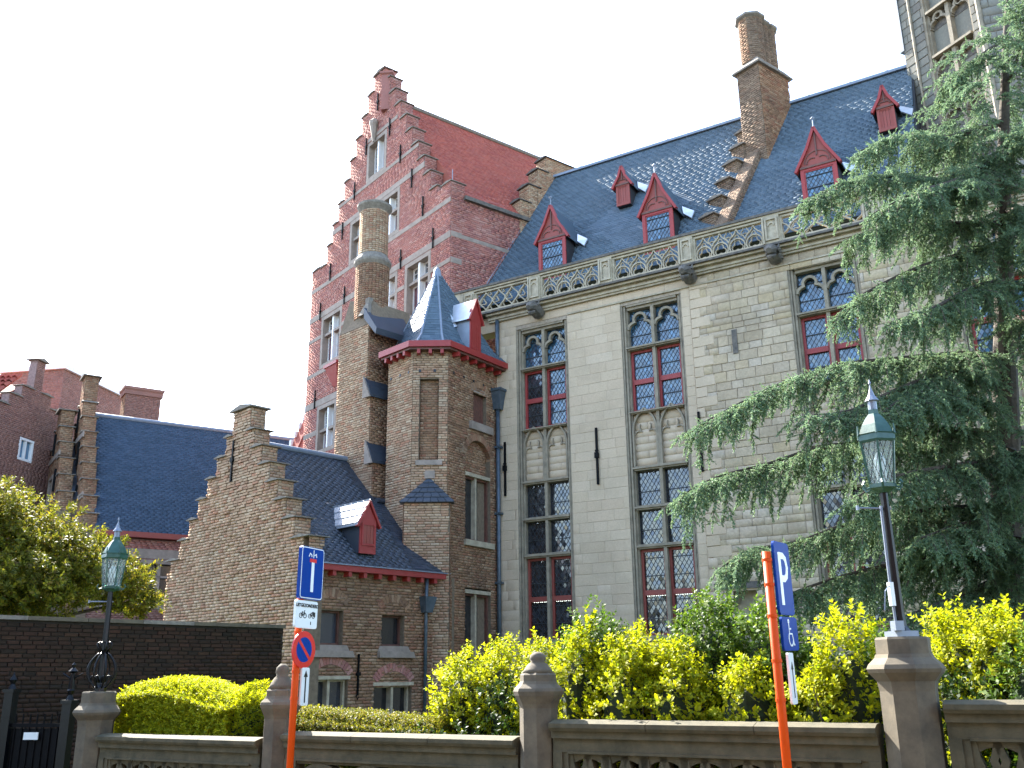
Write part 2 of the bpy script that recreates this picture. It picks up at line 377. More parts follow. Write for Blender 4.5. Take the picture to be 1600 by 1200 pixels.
# ================================================================== leaded lights
def diamonds(plane, a0, a1, b0, b1, d, parent, glass='glass', pw=.125, ph=.19, tiltv=.026, bars=.47):
    r = random.Random(int((a0*31+b0*17)*100)); mb = MB(); cl = lambda v, p, q: max(p, min(q, v))
    ni, nj = int((a1-a0)/pw)+2, int((b1-b0)/ph)+2
    for i in range(-1, 2*ni):
        for j in range(-1, 2*nj):
            if (i+j) % 2: continue
            ca, cb = a0+i*pw/2, b0+j*ph/2
            if ca > a1+pw*.4 or cb > b1+ph*.4 or ca < a0-pw*.4 or cb < b0-ph*.4: continue
            ta, tb = r.gauss(0, tiltv), r.gauss(0, tiltv)
            pts = [(ca-pw/2, cb), (ca, cb-ph/2), (ca+pw/2, cb), (ca, cb+ph/2)]
            q = []
            for x, y in pts:
                x, y = cl(x, a0, a1), cl(y, b0, b1); q.append(plane(x, y, d+(x-ca)*ta+(y-cb)*tb))
            mb.quad(*q)
    p = mb.obj('pane', glass, parent)
    ld = MB(); s = ph/pw
    def clipline(c, sg):                    # b = b0 + sg*s*(a-c)
        pts = []
        for a in (a0, a1):
            b = b0+sg*s*(a-c)
            if b0 <= b <= b1: pts.append((a, b))
        for b in (b0, b1):
            a = c+(b-b0)/(sg*s)
            if a0 < a < a1: pts.append((a, b))
        return sorted(set(pts))[:2] if len(pts) >= 2 else None
    n = int((a1-a0)/pw+(b1-b0)/ph)+2
    for k in range(-n, n+1):
        for sg, c in ((1, a0+k*pw+pw/2), (-1, a0+k*pw+pw/2)):
            q = clipline(c, sg)
            if q and (abs(q[0][0]-q[1][0])+abs(q[0][1]-q[1][1])) > .03: ld.strip(q, .011, d+.004, d+.012, plane)
    z = b0+bars*.8
    while z < b1-.1: pbox(plane, a0, a1, z-.010, z+.010, d+.005, d+.03, ld); z += bars
    ld.obj('lead_lattice', 'lead_came', parent, kind='stuff')
    return p
def arc(cx, cy, r, t0, t1, n=10): return [(cx+r*math.cos(R(t0+(t1-t0)*k/n)), cy+r*math.sin(R(t0+(t1-t0)*k/n))) for k in range(n+1)]
def trefoil_head(cx, sp, w):
    return arc(cx-w*.24, sp, w*.26, 180, 85, 7)+arc(cx, sp+w*.36, w*.26, 183, -3, 12)+arc(cx+w*.24, sp, w*.26, 95, 0, 7)
def voussoirs(P_, cx, cz, r, t0, t1, w_, d0, d1, parent, mat, n=None, name='arch_bricks'):
    n = n or max(5, int(r*R(abs(t1-t0))/.075)); m = MB()
    for k in range(n):
        a, b = R(t0+(t1-t0)*(k+.07)/n), R(t0+(t1-t0)*(k+.93)/n); r2 = r+w_*(.92+rnd.random()*.1); dd = d1*(.8+.4*rnd.random())
        q = [(cx+r*math.cos(a), cz+r*math.sin(a)), (cx+r*math.cos(b), cz+r*math.sin(b)), (cx+r2*math.cos(b), cz+r2*math.sin(b)), (cx+r2*math.cos(a), cz+r2*math.sin(a))]
        m.prism(q[::-1] if t1 > t0 else q, d0, dd, P_)
    return fix(m.obj(name, mat, parent, kind='stuff'))
def frame_rect(plane, a0, a1, b0, b1, t, d0, d1, mb=None):
    mb = mb or MB()
    pbox(plane, a0, a0+t, b0, b1, d0, d1, mb); pbox(plane, a1-t, a1, b0, b1, d0, d1, mb)
    pbox(plane, a0+t, a1-t, b0, b0+t, d0, d1, mb); pbox(plane, a0+t, a1-t, b1-t, b1, d0, d1, mb); return mb
FR = Plane((0, 0, 0), (1, 0, 0), (0, 0, 1), (0, -1, 0))       # front plane of any house frame

# ================================================================== STONE MANSION
sm = thing('stone_mansion', 'pale grey stone mansion with tall leaded windows, pierced stone parapet and blue slate roof', 'mansion', (S_P[0], S_P[1], -.35), az(S_AZ))
ZB = .35                                     # root sits .35 below the garden, so local z = height + ZB
SF = Plane((0, 0, ZB), (1, 0, 0), (0, 0, 1), (0, -1, 0))
WIN = [(.62, 2.42), (4.17, 6.05), (9.05, 10.85), (13.0, 14.8)]
WZ0, WZ1 = 2.62, 11.90
HOL = [(a, b, WZ0, WZ1) for a, b in WIN]+[(12.0, 12.58, 9.1, 9.87), (6.52, 7.5, 2.2, 3.68)]
U0, U1 = -.12, 16.5
mb = wall_mb(SF, tiles_rect(U0, U1, -.35, 12.3, HOL), .55, d1=-.012)
mb.obj('wall', 'stone_mortar', sm)
pbox(SF, 12.0, 12.58, 9.1, 9.87, -.40, -.28).obj('blocked_opening', 'old_stone', sm)
pbox(SF, 6.52, 7.5, 2.2, 3.68, -.5, -.33).obj('blocked_opening', 'carved_stone', sm)
pbox(SF, 6.42, 7.6, 3.68, 3.84, -.02, .05).obj('lintel', 'dark_stone', sm)
def st_ivals(a, b): return lambda z: cut(a, b, HOL, z)
# smooth ashlar (left part, and the dressings right of the last window) and the older rough stonework
def ashlar(a, b, z0, z1, bh, bw, joint, th, ragged=0, hj=.15):
    out = []; z = z0; row = 0
    while z < z1-.02:
        h = min(bh*(1+(rnd.random()-.5)*hj), z1-z)
        if z1-(z+h) < bh*.4: h = z1-z
        bb = b+(rnd.random()-.5)*ragged
        for p, q in cut(a, bb, HOL, z+h/2):
            x = p-(rnd.random()*bw*.6)
            while x < q:
                wd = bw*(.6+rnd.random()*.8); xa, xb = max(x, p), min(x+wd, q)
                if q-xb < .09: xb = q; wd = xb-x+.01
                if xb-xa > .05: out.append(((xa+xb)/2, z+h/2, xb-xa-joint, h-joint, th*(.7+rnd.random()*.6)))
                x += wd
        z += h; row += 1
    return out
viewd = lambda p: abs(p[0]-5.5)*.2+abs(p[1]-8)*.5-p[2]*p[3]*9
left = ashlar(U0, 6.30, ZB-.7, 12.28, .285, .66, .003, .006)
z_ = ZB-.7; k_ = 0
while z_ < 12.25:
    h_ = min(.285, 12.28-z_); e_ = 6.72+(.2 if k_ % 2 else -.12)+(rnd.random()-.5)*.16; left.append(((6.302+e_)/2, z_+h_/2, e_-6.302, h_-.005, .024)); z_ += h_; k_ += 1
lay(left, SF, 'stone', 'ashlar', sm, 200, viewd)
right = ashlar(6.45, 12.9, ZB-.7, 12.28, .225, .42, .008, .012, .0, .6)+ashlar(12.9, U1, ZB-.7, 12.28, .28, .5, .01, .016)
lay(right, SF, 'stone', 'old_stone', sm, 100, lambda p: abs(p[0]-8)+abs(p[1]-9)*.4)
pbox(SF, 7.42, 7.56, 9.82, 10.5, .0, .03).obj('stain_slot', 'dark_stone', sm)

def mansion_window(a0, a1, k):
    m = MB(); W = a1-a0
    # moulded jambs stepping inwards
    for i, (t, d0, d1) in enumerate(((.06, -.50, -.045), (.12, -.50, -.10), (.17, -.50, -.16))):
        for lo, hi in (((a0+(.06, .06, .12)[i]-.06*(i == 0), a0+t), 0),):
            pass
    for p, q, dd in ((0, .05, -.03), (.05, .075, -.09), (.075, .125, -.06), (.125, .17, -.14)):
        pbox(SF, a0+p, a0+q, WZ0, WZ1, -.5, dd, m); pbox(SF, a1-q, a1-p, WZ0, WZ1, -.5, dd, m)
    pbox(SF, a0+.17, a1-.17, WZ1-.06, WZ1, -.5, -.03, m); pbox(SF, a0+.17, a1-.17, WZ1-.14, WZ1-.06, -.5, -.10, m)
    wdw = m.obj('window', 'window_stone', sm)
    i0, i1 = a0+.17, a1-.17; mid = (i0+i1)/2; ww = mid-.045-i0
    D = -.30
    pbox(SF, mid-.045, mid+.045, WZ0, WZ1-.14, -.40, -.09).obj('mullion', 'window_stone', wdw)
    for z, hh, pr in ((10.52, .10, -.02), (8.63, .07, -.02), (7.02, .12, -.06), (5.93, .12, -.07), (4.88, .12, -.07)):
        t = MB(); t.prism([(i0, z), (i1, z), (i1, z+hh), (i0, z+hh)], -.40, pr-.02, SF)
        t.prism([(i0-.04, z+hh*.35), (i1+.04, z+hh*.35), (i1+.04, z+hh*.75), (i0-.04, z+hh*.75)], pr-.018, pr+.03, SF)
        t.obj('transom', 'window_stone', wdw)
    pbox(SF, a0-.02, a1+.02, WZ0-.14, WZ0, -.5, .06).obj('sill', 'window_stone', wdw)
    for j, (x0, x1) in enumerate(((i0, mid-.045), (mid+.045, i1))):
        hd = trefoil_head((x0+x1)/2, 11.18, x1-x0)
        h = MB(); h.strip(hd, .07, -.24, -.12, SF)
        h.obj('tracery_head', 'window_stone', wdw)
        pn = diamonds(SF, x0, x1, 10.62, WZ1-.14, D, wdw, 'glass')
        # blind panel: wall stones, pointed arch with cusps
        bl = MB(); pbox(SF, x0, x1, 7.14, 8.63, -.42, -.20, bl)
        bo = bl.obj('blind_panel', 'stone_mortar', wdw)
        out = []; z = 7.16; row = 0
        while z < 8.6:
            hh = min(.205, 8.62-z)
            for p, q in ([(x0, x0+.42), (x0+.42, x1)] if row % 2 else [(x0, x1)]): out.append(((p+q)/2, z+hh/2, q-p-.008, hh-.008, .02))
            z += hh; row += 1
        lay(out, Plane(SF(0, 0, -.20), SF.e1, SF.e2, SF.n), 'blind_panel_stones', 'ashlar', wdw)
        cx = (x0+x1)/2; w2 = (x1-x0)/2; a = MB()
        La = [(x0+.01, 7.14)]+arc(x1+.06, 8.12, (x1-x0)+.05, 180, 122, 9); Ra = [(x1-.01, 7.14)]+arc(x0-.06, 8.12, (x1-x0)+.05, 0, 58, 9)
        a.strip(La, .05, -.19, -.08, SF); a.strip(Ra, .05, -.19, -.08, SF)
        a.strip(arc(cx-w2*.52, 8.00, w2*.40, 165, 55, 7), .03, -.178, -.13, SF); a.strip(arc(cx+w2*.52, 8.00, w2*.40, 15, 125, 7), .03, -.178, -.13, SF)
        a.strip(arc(cx, 8.25, w2*.46, 215, 150, 5), .026, -.176, -.13, SF); a.strip(arc(cx, 8.25, w2*.46, -35, 30, 5), .026, -.176, -.13, SF)
        a.obj('arch_tracery', 'window_stone', wdw)
        # red casements above, brown ones below
        for (z0, z1, mat, gl) in ((8.70, 10.52, 'red_paint', 'glass'), (2.62, 4.88, 'rust_paint', 'dark_glass')):
            c = frame_rect(SF, x0, x1, z0, z1, .07, D-.03, D+.07); zm = z0+(z1-z0)*.49
            pbox(SF, x0+.07, x1-.07, zm-.07, zm+.07, D-.03, D+.085, c); co = c.obj('casement', mat, wdw)
            lft = (k == 0 and j == 0)
            diamonds(SF, x0+.07, x1-.07, z0+.07, zm-.07, D, wdw, 'dark_glass' if lft or gl != 'glass' else gl)
            diamonds(SF, x0+.07, x1-.07, zm+.07, z1-.07, D, wdw, 'dark_glass' if lft or gl != 'glass' else gl)
        for z0, z1 in ((5.0, 5.93), (6.05, 7.02)):
            frame_rect(SF, x0, x1, z0, z1, .025, D-.02, D+.03).obj('casement', 'lead_came', wdw)
            diamonds(SF, x0+.025, x1-.025, z0+.025, z1-.025, D, wdw, 'dark_glass')
for k, (a, b) in enumerate(WIN): mansion_window(a, b, k)

# wall anchors
for a in (.21, 3.27, 6.34):
    m = MB(); pbox(SF, a-.03, a+.03, 6.75, 8.38, .02, .07, m); pbox(SF, a-.055, a+.055, 7.5, 7.66, .02, .11, m); pbox(SF, a-.04, a+.04, 7.68, 7.74, .02, .09, m)
    m.obj('wall_anchor', 'iron', sm)
# cornice and parapet
def run(z0, z1, d1, mat, name, a=U0-.95, b=U1, d0=-.3): pbox(SF, a, b, z0, z1, d0, d1).obj(name, mat, sm)
for k, (z0, z1, d1) in enumerate(((12.0, 12.05, .05), (12.28, 12.34, .10), (12.34, 12.40, .15), (12.40, 12.455, .12), (12.455, 12.52, .26))):
    x = U0 if k == 0 else U0-.2
    if k == 0: x = 2.45
    pbox(SF, x, U1, z0, z1, -.3 if k else -.01, d1).obj('cornice', 'carved_stone', sm)
pbox(SF, -1.5, U1, 12.52, 12.58, -.6, .36).obj('gutter_ledge', 'dark_stone', sm)
pbox(SF, -1.3, U0-.02, 12.0, 12.5, -.5, .0).obj('corbel', 'ashlar', sm)
pbox(SF, -1.5, U1, 13.36, 13.42, .12, .34).obj('parapet_coping', 'carved_stone', sm)
pbox(SF, -1.52, U1, 13.42, 13.49, .08, .38).obj('parapet_coping', 'dark_stone', sm)
PIERS = [(-1.5, -.72), (1.30, 1.70), (3.72, 4.12), (6.22, 6.62), (8.62, 9.06), (11.2, 11.64), (13.8, 14.24)]
for a, b in PIERS:
    m = MB(); pbox(SF, a, b, 12.58, 13.36, .10, .34, m); frame_rect(SF, a+.05 if b-a < .5 else a+.42, b-.04, 12.66, 13.30, .05, .34, .39, m)
    c0 = (a if b-a < .5 else a+.37); cx = (c0+b)/2
    m.strip(arc(cx, 13.08, .08, 180, 0, 8), .03, .34, .375, SF); pbox(SF, c0-.015, c0+.03, 12.58, 13.36, .12, .40, m)
    m.obj('parapet_pier', 'carved_stone', sm)
def trefoil(cx, cz, r):
    pts = []
    for k in range(3):
        th = 90+120*k; pts += arc(cx+r*.55*math.cos(R(th)), cz+r*.55*math.sin(R(th)), r*.52, th-105, th+105, 8)
    return pts
for i in range(len(PIERS)-1):
    a, b = PIERS[i][1], PIERS[i+1][0]; m = frame_rect(SF, a, b, 12.60, 13.34, .055, .15, .29); z0, z1 = 12.655, 13.285; a += .055; b -= .055
    n = 4 if i < 3 else (4 if i == 3 else 3); p = (b-a)/n; H = z1-z0
    if i == 0 or i >= 4:
        for k in range(2*n+1):
            x0 = a+k*p/2; sg = 1 if k % 2 else -1; pts = []
            for q in range(17):
                t = q/16; x = x0+sg*p*.235*math.cos(2*math.pi*t*(1.0))
                pts.append((min(max(x, a), b), z0+H*t))
            m.strip(pts, .032, .18, .265, SF)
        for k in range(n):
            m.strip(trefoil(a+(k+.5)*p, z0+H*.5, .105), .022, .19, .245, SF, True)
            for zz in (z0+.07, z1-.07): m.strip(trefoil(a+k*p+(p if k == n-1 and zz > 13 else 0), zz, .07), .018, .19, .245, SF, True) if 0 < k else None
    else:
        for k in range(n):
            cx = a+(k+.5)*p; r = p*.46
            m.strip(arc(cx, z0+r*.55, r, -33, 213, 16), .032, .18, .265, SF); m.strip(trefoil(cx, z0+r*.6, r*.72), .02, .19, .245, SF, True)
            zb = z0+r*1.5
            m.strip([(cx-p/2, z0+r*.9), (cx-p/2, z0+r*1.25), (cx-p*.42, zb+.04), (cx-p*.24, zb+.11), (cx-p*.09, zb+.19), (cx, z1)], .028, .18, .265, SF)
            m.strip([(cx+p/2, z0+r*.9), (cx+p/2, z0+r*1.25), (cx+p*.42, zb+.04), (cx+p*.24, zb+.11), (cx+p*.09, zb+.19), (cx, z1)], .028, .18, .265, SF)
            m.strip(trefoil(cx, zb+.03, r*.42), .018, .19, .245, SF, True)
            if k: m.strip(trefoil(cx-p/2, z1-.11, r*.5), .018, .19, .245, SF, True)
    m.obj('parapet_panel', 'carved_stone', sm)
# gargoyle heads under the parapet
for a in (1.5, 6.4, 8.82):
    m = MB(); c = SF(a, 12.3, .1)
    m.tube([SF(a, 12.22, .05), SF(a, 12.28, .25), SF(a, 12.33, .45), SF(a, 12.30, .60), SF(a, 12.22, .72)], [.20, .21, .17, .15, .08], 8)
    m.tube([SF(a-.16, 12.36, .42), SF(a-.20, 12.48, .40)], [.05, .02], 5); m.tube([SF(a+.16, 12.36, .42), SF(a+.20, 12.48, .40)], [.05, .02], 5)
    m.tube([SF(a-.1, 12.14, .5), SF(a, 12.09, .60), SF(a+.1, 12.14, .5)], .05, 5)
    for q in range(9):
        aa = a+rnd.uniform(-.22, .22); m.lathe([(0.0, 12.08+ZB+rnd.random()*.2), (.06, 12.13+ZB+rnd.random()*.2), (0.0, 12.2+ZB+rnd.random()*.2)], (SF(aa, 0, rnd.uniform(.1, .5)).x, SF(aa, 0, rnd.uniform(.1, .5)).y), 6, cap=False)
    m.obj('gargoyle', 'dark_stone', sm)

# ---------------- slate roof, front slope through (y=1.3, z 14.4) rising 1.75 to the ridge at y=4.15
SL = 4.9/2.8; th_ = math.atan(SL); RY0, RZ0 = .62, 14.4-(1.3-.62)*SL
RP = Plane((0, RY0, RZ0+ZB), (1, 0, 0), (0, math.cos(th_), math.sin(th_)), (0, -math.sin(th_), math.cos(th_)))
RLEN = (4.13-RY0)/math.cos(th_); RIDGE_Z = RZ0+(4.13-RY0)*SL
def verge(b):                                # left verge lies against the red house
    y = RY0+b*math.cos(th_); return -1.15+.372*(y-1.4)
m = MB(); vb = lambda b, d: tuple(RP(verge(b), b, d))
m.v = [vb(0, -.02), tuple(RP(12.45, 0, -.02)), tuple(RP(12.45, RLEN, -.02)), vb(RLEN, -.02), (verge(0), 8.3, RP(0, 0).z), (12.45, 8.3, RP(0, 0).z)]
m.f = [(0, 1, 2, 3), (3, 2, 5, 4), (0, 3, 4), (1, 5, 2), (0, 4, 5, 1)]
roof = m.obj('roof', 'roof_under', sm)
sl = courses(0, RLEN, lambda b: [(verge(b)+.02, 12.4)], .225, .105, .005, .010, .06, .12)
sl = [(a, b, w_, h_+.05, t) for a, b, w_, h_, t in sl]
SHAD = None
lay(sl, Plane(RP(0, 0, .006), RP.e1, RP.e2, RP.n), 'slate', 'slate', roof, 300, lambda p: abs(p[0]-4)+abs(p[1]-3), tilt=-.065)
m = MB(); m.prism([(verge(RLEN)-.1, -.02), (12.4, -.02), (12.4, .07), (verge(RLEN)-.1, .07)], -.12, .12, lambda a, b, d: (a, RP(0, RLEN).y-d, RP(0, RLEN).z+b))
m.obj('ridge_cap', 'lead', roof)
for a in (1.0, 2.6, 4.4, 6.1, 9.3, 10.6, 11.7):
    MB().tube([(a, RP(0, RLEN).y, RP(0, RLEN).z+.05), (a, RP(0, RLEN).y, RP(0, RLEN).z+.14)], .05, 6).obj('ridge_knob', 'lead', roof)
m = MB(); m.tube([RP(verge(b)-.02, b, .05) for b in (0, 1, 2, 3, 4, 5, 6, RLEN)], .045, 5); m.obj('verge_flashing', 'lead', roof)

def dormer(cx, y, zb, ze, za, hw, small):
    """red gabled dormer: cx centre, y front plane, bottom, eaves, apex"""
    P = Plane((0, y, ZB), (1, 0, 0), (0, 0, 1), (0, -1, 0)); m = MB()
    yr = lambda z: RY0+(z-RZ0)/SL                    # where the slope has height z
    m.prism([(cx-hw, zb), (cx+hw, zb), (cx+hw, ze), (cx-hw, ze)], -(yr(zb+.3)-y+.4), -.03, P)
    d = m.obj('dormer', 'roof_under', sm)
    fr = MB(); t = .10 if not small else .07
    frame_rect(P, cx-hw, cx+hw, zb, ze, t, -.02, .03, fr)
    frame_rect(P, cx-hw+t, cx+hw-t, zb+t, ze-t, .035, -.02, .01, fr)
    fr.obj('dormer_frame', 'red_paint' if not small else 'rust_paint', d)
    gb = MB(); gb.prism([(cx-hw, ze), (cx+hw, ze), (cx, za)], -.02, .02, P)
    gb.obj('gable_board', 'rust_paint', d)
    for sg in (-1, 1):                                # barge boards
        b = MB(); b.strip([(cx+sg*(hw+.12), ze-.10), (cx+sg*hw*.5, (ze+za)/2+.0), (cx, za+.06)], .075, -.05, .10, P); b.obj('barge_board', 'red_paint', d)
    tr = MB(); r_ = hw*.62
    tr.strip(arc(cx-r_*.45, ze+.10, r_*.5, 185, 60, 7), .022, .02, .045, P); tr.strip(arc(cx+r_*.45, ze+.10, r_*.5, -5, 120, 7), .022, .02, .045, P)
    tr.strip(arc(cx, ze+.10, r_*1.15, 180, 0, 14), .02, .02, .042, P); tr.strip([(cx, za-.12), (cx, ze+r_*1.0)], .035, .02, .055, P)
    pbox(P, cx-hw, cx+hw, ze-.03, ze+.03, .031, .06, tr)
    tr.obj('gable_tracery', 'brown_paint', d)
    if small:
        s = MB()
        nb = 4
        for k in range(nb): pbox(P, cx-hw+t+(2*hw-2*t)*k/nb+.004, cx-hw+t+(2*hw-2*t)*(k+1)/nb-.004, zb+t, ze-t, -.02, .0, s)
        s.obj('shutter', 'rust_paint', d)
    else:
        diamonds(P, cx-hw+t+.035, cx+hw-t-.035, zb+t+.035, ze-t-.035, -.01, d, 'glass', bars=.36)
        MB().tube([P(cx, za, .03), P(cx, za+.34, .03)], [.025, .018], 6).obj('finial', 'lead', d)
        MB().tube([P(cx-.05, za+.34, .03), P(cx, za+.39, .03), P(cx+.05, za+.34, .03)], .03, 5).obj('finial_tip', 'lead', d)
    # roof of the dormer: two slopes running back into the main slope
    for sg in (-1, 1):
        s = MB(); e = (cx+sg*(hw+.12), ze-.12); yb = yr(e[1])+.05; ya = yr(za)+.03
        A, B = (e[0], y-.06, e[1]+ZB), (cx, y-.06, za+ZB+.04); C_, D_ = (cx, ya, za+ZB+.04), (e[0], yb, e[1]+ZB)
        up = (0, 0, .03); add = lambda p: (p[0], p[1], p[2]+.035)
        s.hexa([A, B, C_, D_, add(A), add(B), add(C_), add(D_)])
        s.obj('dormer_roof', 'slate', d)
    fl = MB(); e = cx+hw+.13; zf = ze-.10; fl.hexa([(e-.02, yr(zf)-.12, zf+ZB+.06), (e+.26, yr(zf-.25)-.06, zf-.25+ZB+.05), (e+.30, yr(zf-.0)-.02, zf+ZB+.10), (e-.14, yr(zf+.35)-.05, zf+.35+ZB+.10),
                        (e-.02, yr(zf)-.15, zf+ZB+.09), (e+.26, yr(zf-.25)-.09, zf-.25+ZB+.08), (e+.30, yr(zf-.0)-.05, zf+ZB+.13), (e-.14, yr(zf+.35)-.08, zf+.35+ZB+.13)])
    fl.obj('flashing', 'bright_lead', d)
dormer(1.46, .95, 13.75, 15.18, 16.28, .50, False)
dormer(5.13, .95, 13.75, 15.14, 16.32, .50, False)
dormer(9.97, .95, 13.75, 15.18, 16.30, .50, False)
dormer(3.48, 2.2, 16.35, 17.10, 17.70, .24, True)
dormer(11.74, 2.2, 16.35, 17.10, 17.72, .24, True)
# downpipe and hopper in the corner with the stair turret
m = MB(); c = SF(.02, 0, .10)
m.tube([SF(.02, 12.3, .12), SF(.02, 10.5, .12)], .065, 8); m.tube([SF(.02, 9.4, .12), SF(.02, -.3, .12)], .065, 8)
dp = m.obj('downpipe', 'pipe', sm, smooth=True)
m = MB(); m.hexa([SF(-.1, 9.4, .22), SF(.14, 9.4, .22), SF(.14, 9.4, .02), SF(-.1, 9.4, .02), SF(-.2, 9.95, .34), SF(.24, 9.95, .34), SF(.24, 9.95, .02), SF(-.2, 9.95, .02)])
pbox(SF, -.23, .27, 9.95, 10.03, .0, .37, m); m.obj('hopper', 'pipe', dp)
for z in (8.2, 6.2, 4.2, 2.2): pbox(SF, -.08, .12, z, z+.06, .0, .20).obj('pipe_bracket', 'pipe', dp)

# ---------------- crow-stepped gable wall with chimney stack between the two roofs
def coping(mb, plane, a, b, z, d0, d1, t=.07, ov=.07):      # projecting cap with a weathered top
    mb.prism([(a-ov, z), (b+ov, z), (b+ov, z+t*.45), ((a+b)/2, z+t*1.5), (a-ov, z+t*.45)], d0-ov, d1+ov, plane)
def steps_brick(P, x0, x1, z0, z1, d1, out=None, **k):
    o = courses(z0, z1, lambda z: [(x0, x1)], **k); return o
# local frame turned like the red house: x axis azimuth 141.95, y axis 51.95
xq = conv(local(S_P, S_AZ)(0, 0), 0, (0, 0), 0, 0, 0)
XO = local(S_P, S_AZ)(6.75, 1.15); XAZ = 141.954
pp = thing('stepped_gable_wall', 'weathered brown brick crow-stepped gable wall rising through the blue slate roof below the tall chimney', 'gable wall', (XO[0], XO[1], 12.5), az(XAZ))
def XP(y): return Plane((0, y, -12.5), (1, 0, 0), (0, 0, 1), (0, -1, 0))
stp = [(.10, 14.78), (.53, 15.5), (.98, 16.26), (1.43, 17.03), (1.84, 17.75), (2.2, 18.45), (2.6, 19.1)]
m = MB(); cm = []; out = []
sideP = Plane((0, 0, -12.5), (0, 1, 0), (0, 0, 1), (1, 0, 0)); shp = Plane((.55, 0, -12.5), (0, 1, 0), (0, 0, 1), (1, 0, 0))
for i, (y, z) in enumerate(stp):
    y1 = stp[i+1][0] if i+1 < len(stp) else y+.5
    pbox(XP(y), -.48, -.0, 12.8, z-.08, -(y1-y)-.12, -.012, m)
    lay(courses(z-1.3, z-.1, lambda q: [(-.48, .0)]), XP(y), 'brickwork', 'grey_brick', pp)
    lay(courses(z-1.0, z-.1, lambda q: [(y, y1)]), sideP, 'brickwork', 'grey_brick', pp)
    c = MB(); coping(c, XP(y), -.48, .0, z-.08, -(y1-y)-.15, .02); c.obj('step_coping', 'coping', pp)
m.obj('core', 'brown_mortar', pp)
m = MB(); sh = [(.0, 12.5), (2.9, 12.5), (2.9, 18.9), (.0, 14.2)]; m.prism(sh, -.545, -.012, shp); m.obj('shoulder', 'grey_brick', pp)
lay(courses(13.2, 19.1, lambda z: [(max(0, (z-14.15)/1.62), 2.9)] if z > 14.15 else [(0, 2.9)]), shp, 'brickwork', 'grey_brick', pp)
CQ = local(S_P, S_AZ)(8.17, 2.64)
ssl = math.atan(1.62); lay(courses(0, 5.6, lambda z: [(.02, .53)], .21, .075), Plane((0, 0, 14.2-12.5+.0), (1, 0, 0), (0, math.cos(ssl), math.sin(ssl)), (0, -math.sin(ssl), math.cos(ssl))), 'shoulder_brickwork', 'grey_brick', pp)
ch = thing('chimney_stack', 'tall brown brick chimney stack with clustered octagonal flues above the slate roof', 'chimney', (CQ[0], CQ[1], 15.5), az(XAZ))
fP = Plane((0, 0, -15.5), (1, 0, 0), (0, 0, 1), (0, -1, 0)); rP = Plane((0, 0, -15.5), (0, 1, 0), (0, 0, 1), (1, 0, 0))
MB().box(-.86, -.012, .012, 1.54, -.2, 4.85).obj('stack', 'brown_mortar', ch)
lay(courses(15.6, 20.32, lambda z: [(-.86, 0)]), fP, 'brick', 'grey_brick', ch, 80, lambda p: -p[1])  # greyer brick on this face only: its shade is put into the colour
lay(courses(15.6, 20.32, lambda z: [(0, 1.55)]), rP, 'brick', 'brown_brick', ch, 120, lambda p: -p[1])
m = MB(); m.hexa([(-.96, -.10, 4.80), (.10, -.10, 4.80), (.10, 1.65, 4.80), (-.96, 1.65, 4.80), (-.80, .06, 5.05), (-.06, .06, 5.05), (-.06, 1.49, 5.05), (-.80, 1.49, 5.05)])
m.box(-.97, .11, -.11, 1.66, 4.74, 4.80); m.obj('stack_cap', 'coping', ch)
def ring_bricks(parent, cx, cy, r, z0, z1, mat, k=8, rot=0.0, bh=.072, round_=False, nper=14, nm='brickwork'):
    V = []; F = []; z = z0; row = 0; n = 0
    while z+bh*.7 < z1:
        if round_:
            for i in range(nper):
                a0 = 2*math.pi*(i+(row % 2)*.5)/nper; a1 = a0+2*math.pi/nper*.95; rr = r+.012+rnd.random()*.008
                c = [(math.cos(a0), math.sin(a0)), (math.cos((a0+a1)/2)*1.002, math.sin((a0+a1)/2)*1.002), (math.cos(a1), math.sin(a1))]
                for q in (0, 1):
                    (x0, y0), (x1, y1) = c[q], c[q+1]; zl, zh = z+.005, z+bh-.008
                    V += [(cx+x0*r, cy+y0*r, zl), (cx+x1*r, cy+y1*r, zl), (cx+x1*rr, cy+y1*rr, zl), (cx+x0*rr, cy+y0*rr, zl),
                          (cx+x0*r, cy+y0*r, zh), (cx+x1*r, cy+y1*r, zh), (cx+x1*rr, cy+y1*rr, zh), (cx+x0*rr, cy+y0*rr, zh)]
                    F += [tuple(n+j for j in q_) for q_ in ((3, 2, 6, 7), (7, 6, 5, 4), (0, 1, 2, 3), (0, 3, 7, 4), (1, 5, 6, 2))]; n += 8
        z += bh; row += 1
    o = big_mesh(nm, mat, np.array(V), np.array(F), parent); return o
for (cx, cy, r) in ((-.43, .38, .40), (-.43, .86, .27), (-.43, 1.24, .27)):
    m = MB(); m.lathe([(r, 5.0), (r, 6.72)], (cx, cy), 8, rot=R(22.5)); f_ = m.obj('flue', 'brown_mortar', ch)
    for i in range(8):
        a = R(22.5+45*i); b = R(22.5+45*(i+1)); ra = r+.001
        P_ = vplane(cx+ra*math.cos(a), cy+ra*math.sin(a), cx+ra*math.cos(b), cy+ra*math.sin(b)); L_ = 2*ra*math.sin(R(22.5))
        lay(courses(5.02, 6.66, lambda z: [(0, L_)], bw=.2), P_, 'flue_brickwork', 'grey_brick' if i != 5 else 'brown_brick', f_)
    m = MB(); m.lathe([(r+.02, 6.66), (r+.10, 6.72), (r+.10, 6.80), (r*.6, 6.90)], (cx, cy), 8, rot=R(22.5)); m.obj('flue_cap', 'coping', f_)

